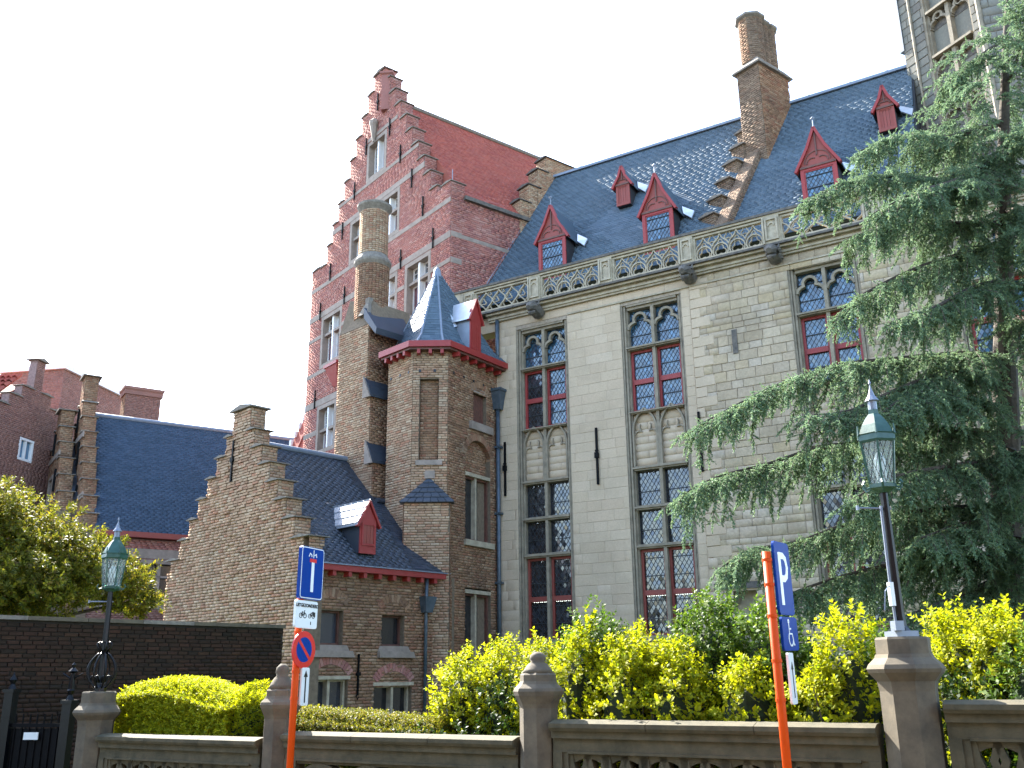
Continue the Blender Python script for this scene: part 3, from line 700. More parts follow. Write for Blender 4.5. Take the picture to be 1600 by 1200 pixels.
# ================================================================== RED HOUSE
G_P = (-1.9726, 28.7324); G_AZ = 141.954
rh = thing('red_gable_house', 'tall red brick house with a crow-stepped gable, stone bands and a red tiled roof', 'house', (G_P[0], G_P[1], -.1), az(G_AZ))
GF = Plane((0, 0, .1), (1, 0, 0), (0, 0, 1), (0, -1, 0)); GS = Plane((0, 0, .1), (0, 1, 0), (0, 0, 1), (1, 0, 0))
CX = -5.15; WL = -10.3
def half(z):                              # stepped outline, half width at height z
    if z < 17.6: return 5.15
    k = math.ceil((z-17.9)/.79-1e-6)
    return max(4.32-.43*max(k, 0), .40)
STEPS = [17.9+.79*k for k in range(0, 9)]
RWIN = [(-5.93, -4.42, 20.2, 21.95), (-4.95, -3.33, 17.12, 19.0), (-7.1, -5.6, 17.12, 19.0), (-4.75, -3.35, 13.4, 15.6), (-2.85, -1.18, 13.4, 15.6),
        (-9.2, -7.48, 13.4, 15.6), (-9.2, -7.6, 9.9, 11.85)]
rects = []
zs = [-.0, 17.6]+[17.9+.79*k for k in range(0, 9)]
for z0, z1 in zip(zs, zs[1:]):
    h = half((z0+z1)/2); rects += tiles_rect(CX-h, CX+h, z0, z1, RWIN)
wall_mb(GF, rects, .5, d1=-.012).obj('gable_wall', 'red_mortar', rh)
pbox(GF, CX-.40, CX+.40, 24.22, 24.85, -.5, -.012).obj('gable_pinnacle', 'red_brick', rh)
gb = courses(7.5, 24.85, lambda z: cut(CX-half(z) if z < 24.22 else CX-.4, CX+half(z) if z < 24.22 else CX+.4, RWIN, z), .22, .075, .010, .010, .25, .3)
lay(gb, GF, 'brick', 'red_brick', rh, 150, lambda p: abs(p[0]+3)+abs(p[1]-17))
for k in range(9):
    h0 = 4.32-.43*k; z = 17.9+.79*k; hn = max(h0-.43, .40)
    if k == 8: hn = .40
    for sg in (-1, 1):
        c = MB(); a, b = sorted((CX+sg*h0, CX+sg*hn)); coping(c, GF, a, b, z-.02, -.5, .0, .06, .06); c.obj('step_coping', 'coping', rh)
        if sg > 0 or True:                 # brick returns of every step
            P_ = Plane((CX+h0 if sg > 0 else CX-h0, 0, .1), (0, 1, 0), (0, 0, 1), (1, 0, 0)) if sg > 0 else None
            if P_: lay(courses(z-.80, z-.04, lambda q: [(0.0, .5)]), P_, 'return_brickwork', 'red_brick', rh)
c = MB(); coping(c, GF, CX-.4, CX+.4, 24.86, -.5, .0, .09, .08); c.obj('step_coping', 'coping', rh)
for (a, b) in ((WL, -9.47), (-.55, -.0)):     # corner piers of the gable
    pbox(GF, a, b, 17.6, 18.0 if a < -5 else 17.72, -.55, -.012).obj('corner_pier', 'red_mortar', rh)
    lay(courses(17.2, 17.95 if a < -5 else 17.7, lambda z: [(a, b)]), GF, 'return_brickwork', 'red_brick', rh)
    lay(courses(17.3, 17.7, lambda z: [(0.0, .55)]), Plane((b if a > -5 else b, 0, .1), (0, 1, 0), (0, 0, 1), (1, 0, 0)), 'return_brickwork', 'red_brick', rh)
    c = MB(); coping(c, GF, a, b, 17.95 if a < -5 else 17.7, -.55, .0, .06, .05); c.obj('step_coping', 'coping', rh)
# diagonal pinnacle shaft on the gable top and the corbel niche
m = MB(); m.lathe([(.0, 21.7), (.13, 22.15), (.20, 22.35), (.14, 22.42), (.14, 23.9), (.22, 24.0), (.05, 24.15)], (CX+.32, -.16), 4, rot=R(45)); m.obj('pinnacle_shaft', 'red_brick', rh, location=None) if False else None
m = MB(); m.lathe([(.28, 22.9), (.28, 24.45), (.38, 24.5), (.38, 24.58), (.1, 24.72)], (CX+.55, .05), 4, rot=0); m.obj('pinnacle_shaft', 'red_brick', rh)
m = MB(); m.lathe([(.05, 21.85), (.16, 22.5), (.2, 22.62), (.2, 22.75), (.04, 22.9)], (CX-.15, -.1), 8); m.obj('niche_corbel', 'pink_stone', rh)
# stone bands
def band(z, t, a, b, pr=.012): pbox(GF, a, b, z-t/2, z+t/2, -.02, pr+.014).obj('stone_band', 'pink_stone', rh)
for z, t, holes in ((22.08, .16, []), (20.12, .14, []), (19.12, .22, []), (17.02, .17, []), (15.74, .24, []), (14.80, .15, RWIN), (13.28, .16, []), (12.0, .26, []), (10.82, .2, RWIN)):
    h = min(half(z)-.0, 5.14)
    for a, b in (cut(CX-h, CX+h, holes, z) if z != 22.08 else [(CX-.75, CX+1.5)]):
        if z == 19.12: a, b = CX-h, CX+h
        band(z, t, a, b)
for z, t in ((15.75, .19), (14.80, .2), (17.72, .0)):
    if t: pbox(GS, -.012 if False else 0.0, .42, z-t/2, z+t/2, -.02, .026).obj('stone_band', 'pink_stone', rh)
pbox(GS, .42, 3.4, 15.66, 15.80, -.02, .03).obj('stone_band', 'pink_stone', rh)
def red_window(a0, a1, z0, z1, tz, lit):
    s = frame_rect(GF, a0, a1, z0, z1, .16, -.42, .02); wd = s.obj('window', 'pink_stone', rh)
    mid = (a0+a1)/2; pbox(GF, mid-.05, mid+.05, z0+.16, z1-.16, -.35, -.05).obj('mullion', 'white_paint' if lit else 'pink_stone', wd)
    if tz: pbox(GF, a0+.16, a1-.16, tz-.05, tz+.05, -.35, -.055).obj('transom', 'pink_stone', wd)
    for x0, x1 in ((a0+.16, mid-.05), (mid+.05, a1-.16)):
        for p, q in (((z0+.16, tz-.05), (tz+.05, z1-.16)) if tz else ((z0+.16, z1-.16),)):
            frame_rect(GF, x0, x1, p, q, .035, -.30, -.24).obj('casement', 'white_paint', wd)
            pbox(GF, x0+.035, x1-.035, p+.035, q-.035, -.31, -.29).obj('pane', 'dark_glass', wd)
            if tz and p < tz: pbox(GF, x0+.05, x1-.05, p+.05, q-.06, -.289, -.275).obj('curtain', 'curtain', wd)
            else:
                g_ = MB(); n = 3
                for k in range(1, n): pbox(GF, x0+.035, x1-.035, p+(q-p)*k/n-.008, p+(q-p)*k/n+.008, -.289, -.272, g_)
                for k in range(1, 3): pbox(GF, x0+(x1-x0)*k/3-.006, x0+(x1-x0)*k/3+.006, p+.035, q-.035, -.288, -.273, g_)
                g_.obj('glazing_bar', 'white_paint', wd)
for i, (a0, a1, z0, z1) in enumerate(RWIN): red_window(a0, a1, z0, z1, None if i == 0 else (18.2 if z0 > 16 else (14.8 if z0 > 12 else 10.83)), True)
for x, z in ((-5.17, 23.5), (-4.18, 21.88), (-5.98, 21.88), (-3.33, 20.3), (-2.48, 18.9), (-6.81, 20.27), (-1.7, 17.45), (-7.7, 18.87), (-1.02, 15.95), (-3.11, 15.93), (-8.6, 17.4), (-7.29, 15.94), (-9.32, 15.9), (-9.39, 12.2)):
    m = MB(); pbox(GF, x-.022, x+.022, z-.38, z+.38, .03, .075, m); pbox(GF, x-.07, x+.07, z+.02, z+.06, .03, .08, m); m.prism([(x-.03, z-.08), (x+.03, z-.08), (x+.05, z), (x-.05, z)], .03, .085, GF)
    m.obj('wall_anchor', 'iron', rh)
# red painted bay hood
m = MB(); m.hexa([GF(-7.9, 12.35, .03), GF(-7.6, 12.35, .03), GF(-7.6, 12.35, .02), GF(-7.9, 12.35, .02), GF(-8.15, 13.1, .3), GF(-7.2, 13.1, .3), GF(-7.2, 13.1, .02), GF(-8.15, 13.1, .02)])
pbox(GF, -8.2, -7.15, 13.1, 13.22, .02, .34, m); hd = m.obj('red_bracket', 'red_paint', rh)
# side wall
SD = 6.4
pbox(GS, 0.02, SD, 8, 17.3, -.5, -.012).obj('side_wall', 'red_mortar', rh)
lay(courses(10.5, 17.3, lambda z: [(0.0, SD)], .22, .075), GS, 'brick', 'red_brick', rh, 120, lambda p: abs(p[0]-1)+abs(p[1]-16))
# roof
TH = math.atan((23.8-17.3)/5.15); RT = Plane((0.08, .5, 17.3), (0, 1, 0), (-math.cos(TH), 0, math.sin(TH)), (math.sin(TH), 0, math.cos(TH)))
rl = 5.2/math.cos(TH)
m = MB(); m.v = [tuple(RT(0, 0)), tuple(RT(8, 0)), tuple(RT(8, rl)), tuple(RT(0, rl)), (WL, .5, 17.3), (WL, 8.5, 17.3)]
m.f = [(0, 1, 2, 3), (3, 2, 5, 4), (0, 3, 4), (1, 5, 2), (0, 4, 5, 1)]; rr_ = m.obj('roof', 'red_tile', rh)
lay([(a, b, w_, h_+.06, t) for a, b, w_, h_, t in courses(0, rl, lambda b: [(0, 5.6 if b < 4 else 8.0)], .20, .145, .006, .014, .1)], Plane(RT(0, 0, .01), RT.e1, RT.e2, RT.n), 'tile', 'red_tile', rr_, 120, lambda p: p[1], tilt=-.09)
m = MB(); m.tube([RT(0, rl, .06), RT(8, rl, .06)], .1, 8); m.obj('ridge_tiles', 'coping', rr_)
MB().box(-.02, .14, .5, 4.2, 17.22, 17.36).obj('gutter', 'dark_stone', rh)
# crow-steps of the slate roof's end gable, standing on the side wall
for i, (y, z) in enumerate([(2.92, 17.97), (3.33, 18.71), (3.78, 19.49), (4.18, 20.12)]):
    y1 = [3.33, 3.78, 4.18, 6.3][i]; P_ = Plane((0, y, .1), (1, 0, 0), (0, 0, 1), (0, -1, 0))
    pbox(P_, -.5, .04, 15.5, z-.07, -(y1-y)-.05, -.012).obj('end_gable_step', 'brown_mortar', rh)
    lay(courses(z-1.2, z-.08, lambda q: [(-.5, .04)]), P_, 'step_brickwork', 'tan_brick', rh)
    lay(courses(z-2.0, z-.08, lambda q: [(y, y1)]), Plane((.04, 0, .1), (0, 1, 0), (0, 0, 1), (1, 0, 0)), 'step_brickwork', 'tan_brick', rh)
    c = MB(); coping(c, P_, -.5, .04, z-.07, -(y1-y)-.05, .0, .07, .07); c.obj('step_coping', 'dark_stone', rh)
# rainwater pipe down the side
m = MB(); m.tube([GS(3.2, 16.35, .14), GS(2.9, 15.95, .14), GS(1.75, 14.35, .14), GS(1.5, 13.5, .14)], .055, 8); pq = m.obj('drainpipe', 'pipe', rh, smooth=True)
m = MB(); pbox(GS, 3.0, 3.4, 16.35, 16.6, .02, .28, m); m.obj('drain_hopper', 'pipe', pq)
MB().tube([GS(-.3, 17.72+.05, -.25), GS(-.3, 18.35, -.25)], .012, 5).obj('lightning_rod', 'lead', rh) if False else None
MB().tube([(-.3, .25, 17.85), (-.3, .25, 18.45)], .014, 5).obj('lightning_rod', 'lead', rh)
# low tiled wing left of the gable
wg = thing('tiled_lean_to', 'low red tiled roof with white verge tiles against the left edge of the red gable', 'roof wing', local(G_P, G_AZ)(WL-.05, .3)+(9.1,), az(G_AZ))
m = MB(); m.v = [(-2.5, 0, 1.2), (0, 0, 1.2), (0, 3.5, 1.2), (-2.5, 3.5, 1.2), (-1.3, .6, 3.6), (0, .6, 3.6), (0, 3, 3.6), (-1.3, 3, 3.6)]
m.f = [(0, 1, 5, 4), (3, 0, 4, 7), (4, 5, 6, 7), (2, 3, 7, 6)]; m.obj('tile_roof', 'red_tile', wg)
for k in range(7):
    t = k/7; m = MB(); m.box(-2.5+1.2*t-.03, -2.5+1.2*t+.16, .6*t-.06, .6*t+.10, 1.2+2.4*t, 1.2+2.4*t+.26); m.obj('verge_tile', 'white_paint', wg)
MB().box(-2.6, .0, -.25, .0, .85, 1.2).obj('fascia', 'rust_paint', wg)
MB().box(-2.4, .0, .0, .3, -8.0, .85).obj('wing_wall', 'red_brick', wg)
m = MB(); m.tube([(-1.35, -.02, 1.25), (-.75, .45, 3.1), (-.05, .45, 3.1)], .04, 5); m.obj('vent_pipe', 'rust_paint', wg)

# ================================================================== STAIR TURRET
tu = thing('stair_turret', 'polygonal brown brick stair turret with a pointed slate roof and red painted eaves', 'turret', (S_P[0], S_P[1], -.1), az(S_AZ))
TP = [(-.09, .06), (-.15, -2.5), (-1.0, -3.03), (-2.15, -2.72), (-2.9, -1.2), (-2.4, .06)]     # plan, y outward negative
TZ = 10.45
m = MB(); m.prism(TP[::-1] if False else [TP[i] for i in (0, 5, 4, 3, 2, 1)], -.2, TZ+.1, lambda a, b, d: (a, b, d))
def tplane(p, q): return vplane(p[0], p[1], q[0], q[1])
def off(P_, d): return Plane(P_.O+P_.n*d, P_.e1, P_.e2, P_.n)
PR = tplane(TP[1], TP[0]); PC = tplane(TP[2], TP[1]); PL = tplane(TP[3], TP[2])
for P_ in (PR, PC, PL): P_.O = P_.O+Vector((0, 0, .1))
wr = (Vector(TP[0])-Vector(TP[1])).length; wc = (Vector(TP[1])-Vector(TP[2])).length; wl = (Vector(TP[2])-Vector(TP[3])).length
THOL = {'R': [(1.25, 1.92, 8.78, 9.72), (.86, 2.12, 5.32, 8.25), (.86, 2.12, .6, 4.0)], 'C': [(.20, .74, 7.42, 9.80)], 'L': []}
core = MB(); inner = [(-.25, .06), (-.42, -2.30), (-1.05, -2.66), (-1.9, -2.45), (-2.6, -1.1), (-2.2, .06)]
core.prism([inner[i] for i in (0, 5, 4, 3, 2, 1)], -.2, TZ+.4, lambda a, b, d: (a, b, d)); core.obj('core', 'brown_mortar', tu)
for nm, P_, W_ in (('R', PR, wr), ('C', PC, wc), ('L', PL, wl)):
    wall_mb(P_, tiles_rect(0, W_, -.2, TZ+.3, THOL[nm]), .16, d1=-.012).obj('wall', 'brown_mortar', tu)
    lay(courses(-.1 if nm != 'L' else 4, TZ+.2, lambda z: cut(0, W_, THOL[nm], z)), P_, 'brick', 'brown_brick' if nm == 'R' else 'tan_brick', tu, 100, lambda p: abs(p[1]-8.5))  # one brick in two tones: shaded right wall darker, other faces lighter
pbox(PC, .20, .74, 7.42, 9.80, -.30, -.17).obj('niche', 'brown_mortar', tu)
lay(courses(7.42, 9.8, lambda z: [(.20, .74)]), off(PC, -.17), 'niche_brickwork', 'brown_brick', tu)
pbox(PC, .12, .86, 7.28, 7.42, -.1, .06).obj('niche_sill', 'pink_stone', tu)
# right wall openings
pbox(PR, 1.25, 1.92, 8.78, 9.72, -.2, -.13).obj('shutter', 'brown_paint', tu)
for k in range(5): pbox(PR, 1.25+.134*k+.006, 1.25+.134*(k+1)-.006, 8.8, 9.7, -.13, -.115).obj('shutter_board', 'brown_paint', tu)
pbox(PR, 1.02, 2.16, 8.55, 8.78, -.1, .10).obj('sill', 'pink_stone', tu)
pbox(PR, 1.15, 2.02, 9.72, 9.84, -.1, .012).obj('lintel', 'pink_stone', tu)
for z0, z1, zt in ((5.32, 7.16, 8.25), (.6, 3.86, 4.0)):
    w_ = frame_rect(PR, .86, 2.12, z0, z1, .06, -.24, -.10); wd = w_.obj('window', 'brown_paint', tu)
    pbox(PR, .92, 2.06, z0+.06, z1-.06, -.24, -.2).obj('pane', 'dark_glass', wd)
    pbox(PR, 1.42, 1.50, z0, z1, -.2, -.06).obj('mullion', 'carved_stone', wd)
    pbox(PR, .84, 2.14, z1, z1+.10, -.2, .0).obj('lintel', 'carved_stone', wd)
    if z0 > 5: pbox(PR, .78, 2.2, z0-.16, z0, -.2, .10).obj('sill', 'carved_stone', wd)
pbox(PR, .86, 2.12, 7.26, 8.25, -.24, -.155).obj('blind_arch', 'brown_mortar', tu)
lay(courses(7.26, 8.25, lambda z: [(.88, 2.10)]), off(PR, -.155), 'blind_arch_brickwork', 'brown_brick', tu)
m = MB(); voussoirs(PR, 1.49, 7.62, .64, 168, 12, .20, -.15, .022, tu, 'brown_brick')
m = MB(); voussoirs(PR, 1.58, 9.45, .46, 140, 40, .19, -.02, .022, tu, 'brown_brick')
for P_, xs in ((PR, (.25, .75, 1.25, 1.75, 2.2)), (PC, (.2, .62)), (PL, (.15, .6, 1.0))):
    for x in xs: pbox(P_, x-.035, x+.035, 10.0, 10.08, -.02, .024).obj('putlog_hole', 'sign_black', tu)
# eaves: fascia and bracket blocks
ctr = Vector((-1.35, -1.35))
def outp(p, d): v = Vector(p)-ctr; return Vector(p)+v.normalized()*d
EV = [Vector((.33, .06))]+[outp(p, .33) for p in TP[1:5]]+[Vector((-2.6, .06))]
def ringpoly(pts, z0, z1, mat, name, par):
    m = MB(); m.prism([tuple(pts[i]) for i in (0, 5, 4, 3, 2, 1)], z0, z1, lambda a, b, d: (a, b, d)); return m.obj(name, mat, par)
ringpoly(EV, 10.78, 10.96, 'red_paint', 'eaves_fascia', tu)
ringpoly([Vector((.25, .06))]+[outp(p, .25) for p in TP[1:5]]+[Vector((-2.5, .06))], 10.72, 10.78, 'brown_paint', 'eaves_soffit', tu)
for P_, W_, n in ((PR, wr, 6), (PC, wc, 3), (PL, wl, 4)):
    for k in range(n):
        x = W_*(k+.5)/n; pbox(P_, x-.045, x+.045, 10.50, 10.63, -.05, .24).obj('eaves_bracket', 'red_paint', tu)
AP = Vector((-1.39, -1.4, 14.0)); RB = [Vector((.28, .06))]+[outp(p, .27) for p in TP[1:5]]+[Vector((-2.6, .06))]
RB[1] = Vector((-.22, -2.66)); RB[2] = Vector((-.84, -3.08)); RB[3] = Vector((-2.95, -2.05)); RB[4] = Vector((-3.3, -.9))
RM = [AP.xy+(Vector(p)-AP.xy)*.80 for p in RB]
rf = MB()
tr = thing and None
base = MB(); pts = [(*p, 10.965) for p in RB]+[(*p, 11.32) for p in RM]+[tuple(AP)]
base.v = pts; base.f = [(i, i+6, (i+1) % 6+6, (i+1) % 6) for i in range(6)]+[(i+6, 12, (i+1) % 6+6) for i in range(6)]
rfo = base.obj('turret_roof', 'glare_slate', tu); fix(rfo)
def facet_slates(i, mat):
    a, b = RB[i], RB[i+1]; am, bm = RM[i], RM[i+1]
    for lo, hi, n_ in (((a, 10.965), (am, 11.32), 1), ((am, 11.32), (AP.xy, 14.0), 2)):
        pass
    A, B = Vector((*am, 11.32)), Vector((*bm, 11.32)); e1 = (B-A).normalized(); mid = (A+B)/2; e2 = (AP-mid); e2 = (e2-e1*e2.dot(e1)); h = e2.length; e2.normalize(); n = e1.cross(e2)
    if n.z < 0: n = -n; e1 = -e1; A, B = B, A
    P_ = Plane(A, e1, e2, n); xa = (AP-A).dot(e1); L_ = (B-A).length
    pc = courses(0, h-.1, lambda z: [(xa*z/h, L_-(L_-xa)*z/h)], .2, .11, .006, .009, .1)
    lay([(p[0], p[1], p[2], p[3]+.05, p[4]) for p in pc], off(P_, .006), 'slate', mat, rfo, 60, None, tilt=-.07)
    A, B = Vector((*a, 10.965)), Vector((*b, 10.965)); e1 = (B-A).normalized(); C_ = Vector((*am, 11.32)); e2 = C_-A; e2 = (e2-e1*e2.dot(e1)); h = e2.length; e2.normalize(); n = e1.cross(e2)
    if n.z < 0: n = -n; e1 = -e1; A, B = B, A; C_, D_ = Vector((*bm, 11.32)), Vector((*am, 11.32))
    else: D_ = Vector((*bm, 11.32))
    P_ = Plane(A, e1, e2, n); x0 = (C_-A).dot(e1); x1 = (D_-A).dot(e1); L_ = (B-A).length
    pc = courses(0, h, lambda z: [(x0*z/h, L_-(L_-x1)*z/h)], .2, .11, .006, .009, .1)
    lay([(p[0], p[1], p[2], p[3]+.05, p[4]) for p in pc], off(P_, .006), 'slate', mat, rfo, 20, None, tilt=-.07)
for i in range(0, 5): facet_slates(i, 'glare_slate' if i == 2 else 'slate')  # only the sunlit facet gets the glossier glare copy
for i in range(1, 5):
    m = MB(); m.tube([(*RB[i], 11.0), (*RM[i], 11.35), tuple(AP)], [.035, .035, .03], 6); m.obj('hip_roll', 'lead', rfo)
m = MB(); m.lathe([(.16, 13.72), (.10, 14.0), (.02, 14.08)], AP.xy, 8); m.obj('apex_cap', 'lead', rfo)
# small red dormer on the right of the turret roof
DPl = tplane(TP[1], TP[0]); DPl.O = DPl.O+Vector((0, 0, .1))+DPl.n*.12
m = MB(); pbox(DPl, .88, 1.42, 10.9, 11.95, -1.3, .0, m); d_ = m.obj('turret_dormer', 'lead', tu)
m = MB(); m.prism([(.88, 10.9), (1.42, 10.9), (1.42, 11.95), (1.15, 12.5), (.88, 11.95)], .0, .04, DPl); m.obj('dormer_front', 'red_paint', d_)
for k in range(4): pbox(DPl, .93+.11*k+.004, .93+.11*(k+1)-.004, 10.95, 11.8, .04, .055).obj('front_board', 'red_paint', d_)
for sg in (-1, 1):
    m = MB(); m.strip([(1.15+sg*.36, 11.82), (1.15, 12.58)], .06, -.02, .10, DPl); m.obj('barge_board', 'red_paint', d_)
    s = MB(); A, B = DPl(1.15+sg*.38, 11.84, .05), DPl(1.15, 12.55, .05); C_, D_ = DPl(1.15, 12.55, -1.2), DPl(1.15+sg*.38, 11.84, -.95); up = Vector((0, 0, .035))
    s.hexa([A, B, C_, D_, A+up, B+up, C_+up, D_+up]); s.obj('dormer_roof', 'bright_lead', d_)
m = MB(); A = DPl(.75, 11.8, -.75); m.hexa([DPl(.62, 11.62, -.72), DPl(.86, 11.72, -.45), DPl(.86, 12.25, -.75), DPl(.62, 12.3, -.95), DPl(.60, 11.62, -.69), DPl(.84, 11.72, -.42), DPl(.84, 12.25, -.72), DPl(.60, 12.3, -.92)]); m.obj('flashing', 'bright_lead', d_)
# slate-capped corner pier
m = MB(); pbox(PC, -.14, 1.10, -.2, 6.22, -.1, .30, m); m.obj('corner_pier', 'brown_mortar', tu)
lay(courses(-.1, 6.2, lambda z: [(-.14, 1.10)]), off(PC, .31), 'pier_brickwork', 'tan_brick', tu)
for x, sg in ((-.14, -1), (1.10, 1)):
    o = PC(x, 0, 0); e = PC.n; P_ = Plane(o+PC.e1*(.012*sg), e if sg > 0 else -e, (0, 0, 1), PC.e1*sg)
    P_ = Plane(PC(x, 0, .31 if sg > 0 else -.0)+PC.e1*(.012*sg), -PC.n if sg > 0 else PC.n, (0, 0, 1), PC.e1*sg)
    lay(courses(-.1, 6.2, lambda z: [(0, .31)]), P_, 'pier_brickwork', 'brown_brick', tu)
m = MB(); b4 = [PC(-.26, 6.18, .0), PC(-.26, 6.18, .40), PC(1.22, 6.18, .40), PC(1.22, 6.18, .0)]; ap = PC(.5, 6.92, .0)
m.v = [tuple(p) for p in b4]+[tuple(ap)]; m.f = [(0, 1, 4), (1, 2, 4), (2, 3, 4), (3, 2, 1, 0)]; o_ = m.obj('pier_cap', 'dark_slate', tu)
for r_ in range(5):
    t0 = r_/5; q = MB()
    for (A, B) in ((b4[0], b4[1]), (b4[1], b4[2]), (b4[2], b4[3])):
        n_ = max(2, int((B-A).length*(1-t0)/.2))
        for k in range(n_):
            a0, a1 = k/n_+.01, (k+1)/n_-.01; p = A.lerp(B, a0).lerp(ap, t0); p2 = A.lerp(B, a1).lerp(ap, t0); p3 = A.lerp(B, a1).lerp(ap, t0+.2); p4 = A.lerp(B, a0).lerp(ap, t0+.2)
            u = Vector((0, 0, .03)); ou = PC.n*.025; q.hexa([p+ou-u*0, p2+ou, p3, p4, p+ou+u, p2+ou+u, p3+u*.3, p4+u*.3])
    q.obj('cap_slates', 'dark_slate', o_)
pbox(PC, .38, .66, 6.9, 7.12, -.05, .05).obj('cap_stone', 'pink_stone', tu)

# ================================================================== CHIMNEY BLOCK with round flue
K_P = (-4.9117, 22.7764); K_AZ = 134.0
cb = thing('round_chimney_block', 'brown brick chimney block with slated set-offs and a round brick chimney on top', 'chimney', local(K_P, K_AZ)(-3.1, 4.0)+(-.1,), az(K_AZ))
cx0, cy0 = -3.1, 4.0
def cP(x, y, e=0): return Plane((x-cx0, y-cy0, .1), (1, 0, 0) if not e else (0, 1, 0), (0, 0, 1), (0, -1, 0) if not e else (1, 0, 0))
XL = -4.05
stg = [(-.1, 7.6, -2.17), (7.6, 9.62, -2.36), (9.62, 11.95, -2.55)]
for z0, z1, xr in stg:
    MB().box(XL-cx0, xr-cx0-.012, 3.5-cy0+.012, 5.6-cy0, z0+.1, z1+.1).obj('block_core', 'brown_mortar', cb)
    lay(courses(max(z0, 4.0), z1, lambda z: [(XL, xr)]), cP(0, 3.5), 'brick', 'tan_brick', cb, 90, lambda p: -p[1])  # lighter brick colour stands for the lit front face
    lay(courses(max(z0, 4.0), z1, lambda z: [(3.5, 5.0)]), cP(xr, 0, 1) if False else Plane((xr-cx0, -cy0, .1), (0, 1, 0), (0, 0, 1), (1, 0, 0)), 'brickwork', 'brown_brick', cb)  # darker brick colour stands for the shaded side
for z0, z1, xa, xb in ((7.6, 8.22, -2.17, -2.36), (9.62, 10.2, -2.36, -2.55)):
    m = MB(); m.prism([(xb-.02, z1), (xb-.02, z0), (xa+.10, z0-.05), (xa+.10, z0+.03), (xa-.02, z0+.32)][::-1], 3.42-cy0, 5.0-cy0, lambda a, b, d: (a-cx0, -(-d), b+.1)); o_ = m.obj('slate_set_off', 'dark_slate', cb); fix(o_)
    m = MB(); m.prism([(xb-.03, z1+.03), (xa+.12, z0-.07), (xb-.03, z0-.07)], 3.36-cy0, 3.42-cy0, lambda a, b, d: (a-cx0, d, b+.1)); fix(m.obj('set_off_cheek', 'pink_stone', cb))
# sloping top and shoulders
m = MB(); m.hexa([(XL-cx0, -.5, 12.05), (-2.45-cx0, -.5, 12.05), (-2.45-cx0, 1.2, 12.05), (XL-cx0, 1.2, 12.05), (XL-cx0+.2, -.3, 13.2), (-2.75-cx0, -.25, 12.9), (-2.75-cx0, 1.2, 12.9), (XL-cx0+.2, 1.2, 13.2)])
m.obj('shoulder', 'brown_mortar', cb)
lay(courses(11.95, 13.0, lambda z: [(XL+(z-11.95)*.18, -2.5-(z-11.95)*.3)]), Plane((-cx0*1, 3.5-cy0+.05, .1), (1, 0, 0), Vector((0, .2, 1)).normalized(), Vector((0, -1, .2)).normalized()), 'shoulder_brickwork', 'tan_brick', cb)
m = MB(); m.hexa([(-2.75-cx0, -.56, 12.25), (-2.15-cx0, -.56, 11.60), (-2.15-cx0, .9, 11.60), (-2.75-cx0, .9, 12.25), (-2.75-cx0, -.56, 12.6), (-2.10-cx0, -.56, 11.78), (-2.10-cx0, .9, 11.78), (-2.75-cx0, .9, 12.75)]); m.obj('sloping_cap', 'dark_slate', cb)
m = MB(); m.lathe([(.34, 12.4), (.16, 12.75), (.12, 12.8), (.12, 13.0), (.0, 13.05)], (-2.85-cx0, -.30), 4, rot=R(45)); m.obj('corner_stone', 'coping', cb)
FC = (-3.24-cx0, 4.08-cy0)
m = MB(); m.lathe([(.52, 12.2), (.52, 14.35), (.45, 14.6), (.45, 16.3)], FC, 24); fl = m.obj('round_flue', 'brown_mortar', cb)
ring_bricks(fl, FC[0], FC[1], .52, 12.4, 14.28, 'brown_brick', round_=True, nper=15, nm='flue_brickwork')
ring_bricks(fl, FC[0], FC[1], .45, 14.66, 16.22, 'tan_brick', round_=True, nper=13, nm='flue_brickwork')
m = MB(); m.lathe([(.53, 14.22), (.60, 14.34), (.60, 14.42), (.46, 14.66)], FC, 24); m.obj('flue_collar', 'coping', fl, smooth=False)
m = MB(); m.lathe([(.46, 16.16), (.57, 16.34), (.57, 16.42), (.40, 16.46), (.38, 16.2)], FC, 24); m.obj('flue_rim', 'coping', fl)
# ================================================================== SMALL STEPPED HOUSE
sh_ = thing('stepped_brick_house', 'low brown brick house with a crow-stepped gable, dark slate roof and red gutter', 'house', (K_P[0], K_P[1], -.1), az(K_AZ))
KF = Plane((0, 0, .1), (1, 0, 0), (0, 0, 1), (0, -1, 0)); KS = Plane((0, 0, .1), (0, 1, 0), (0, 0, 1), (1, 0, 0))
kc = -3.45
def khalf(z):
    if z < 4.55: return 3.5
    k = math.ceil((z-4.95)/.525-1e-6); return max(3.30-.43*max(k, 0), .45)
zs = [-.1, 4.55]+[4.95+.525*k for k in range(0, 7)]
rects = []
for z0, z1 in zip(zs, zs[1:]): h = khalf((z0+z1)/2); rects.append((kc-h, kc+h, z0, z1))
rects.append((kc-.45, kc+.45, zs[-1], 8.75))
m = MB()
wall_mb(KF, rects, .45, d1=-.012).obj('gable_wall', 'brown_mortar', sh_)
hf = lambda z: khalf(z) if z < zs[-1] else .45
lay(courses(1.6, 8.72, lambda z: [(kc-hf(z), kc+hf(z))], .235, .078, .013, .030, .45, 1.3), KF, 'brick', 'tan_brick', sh_, 300, lambda p: -p[1]+abs(p[0]+3))
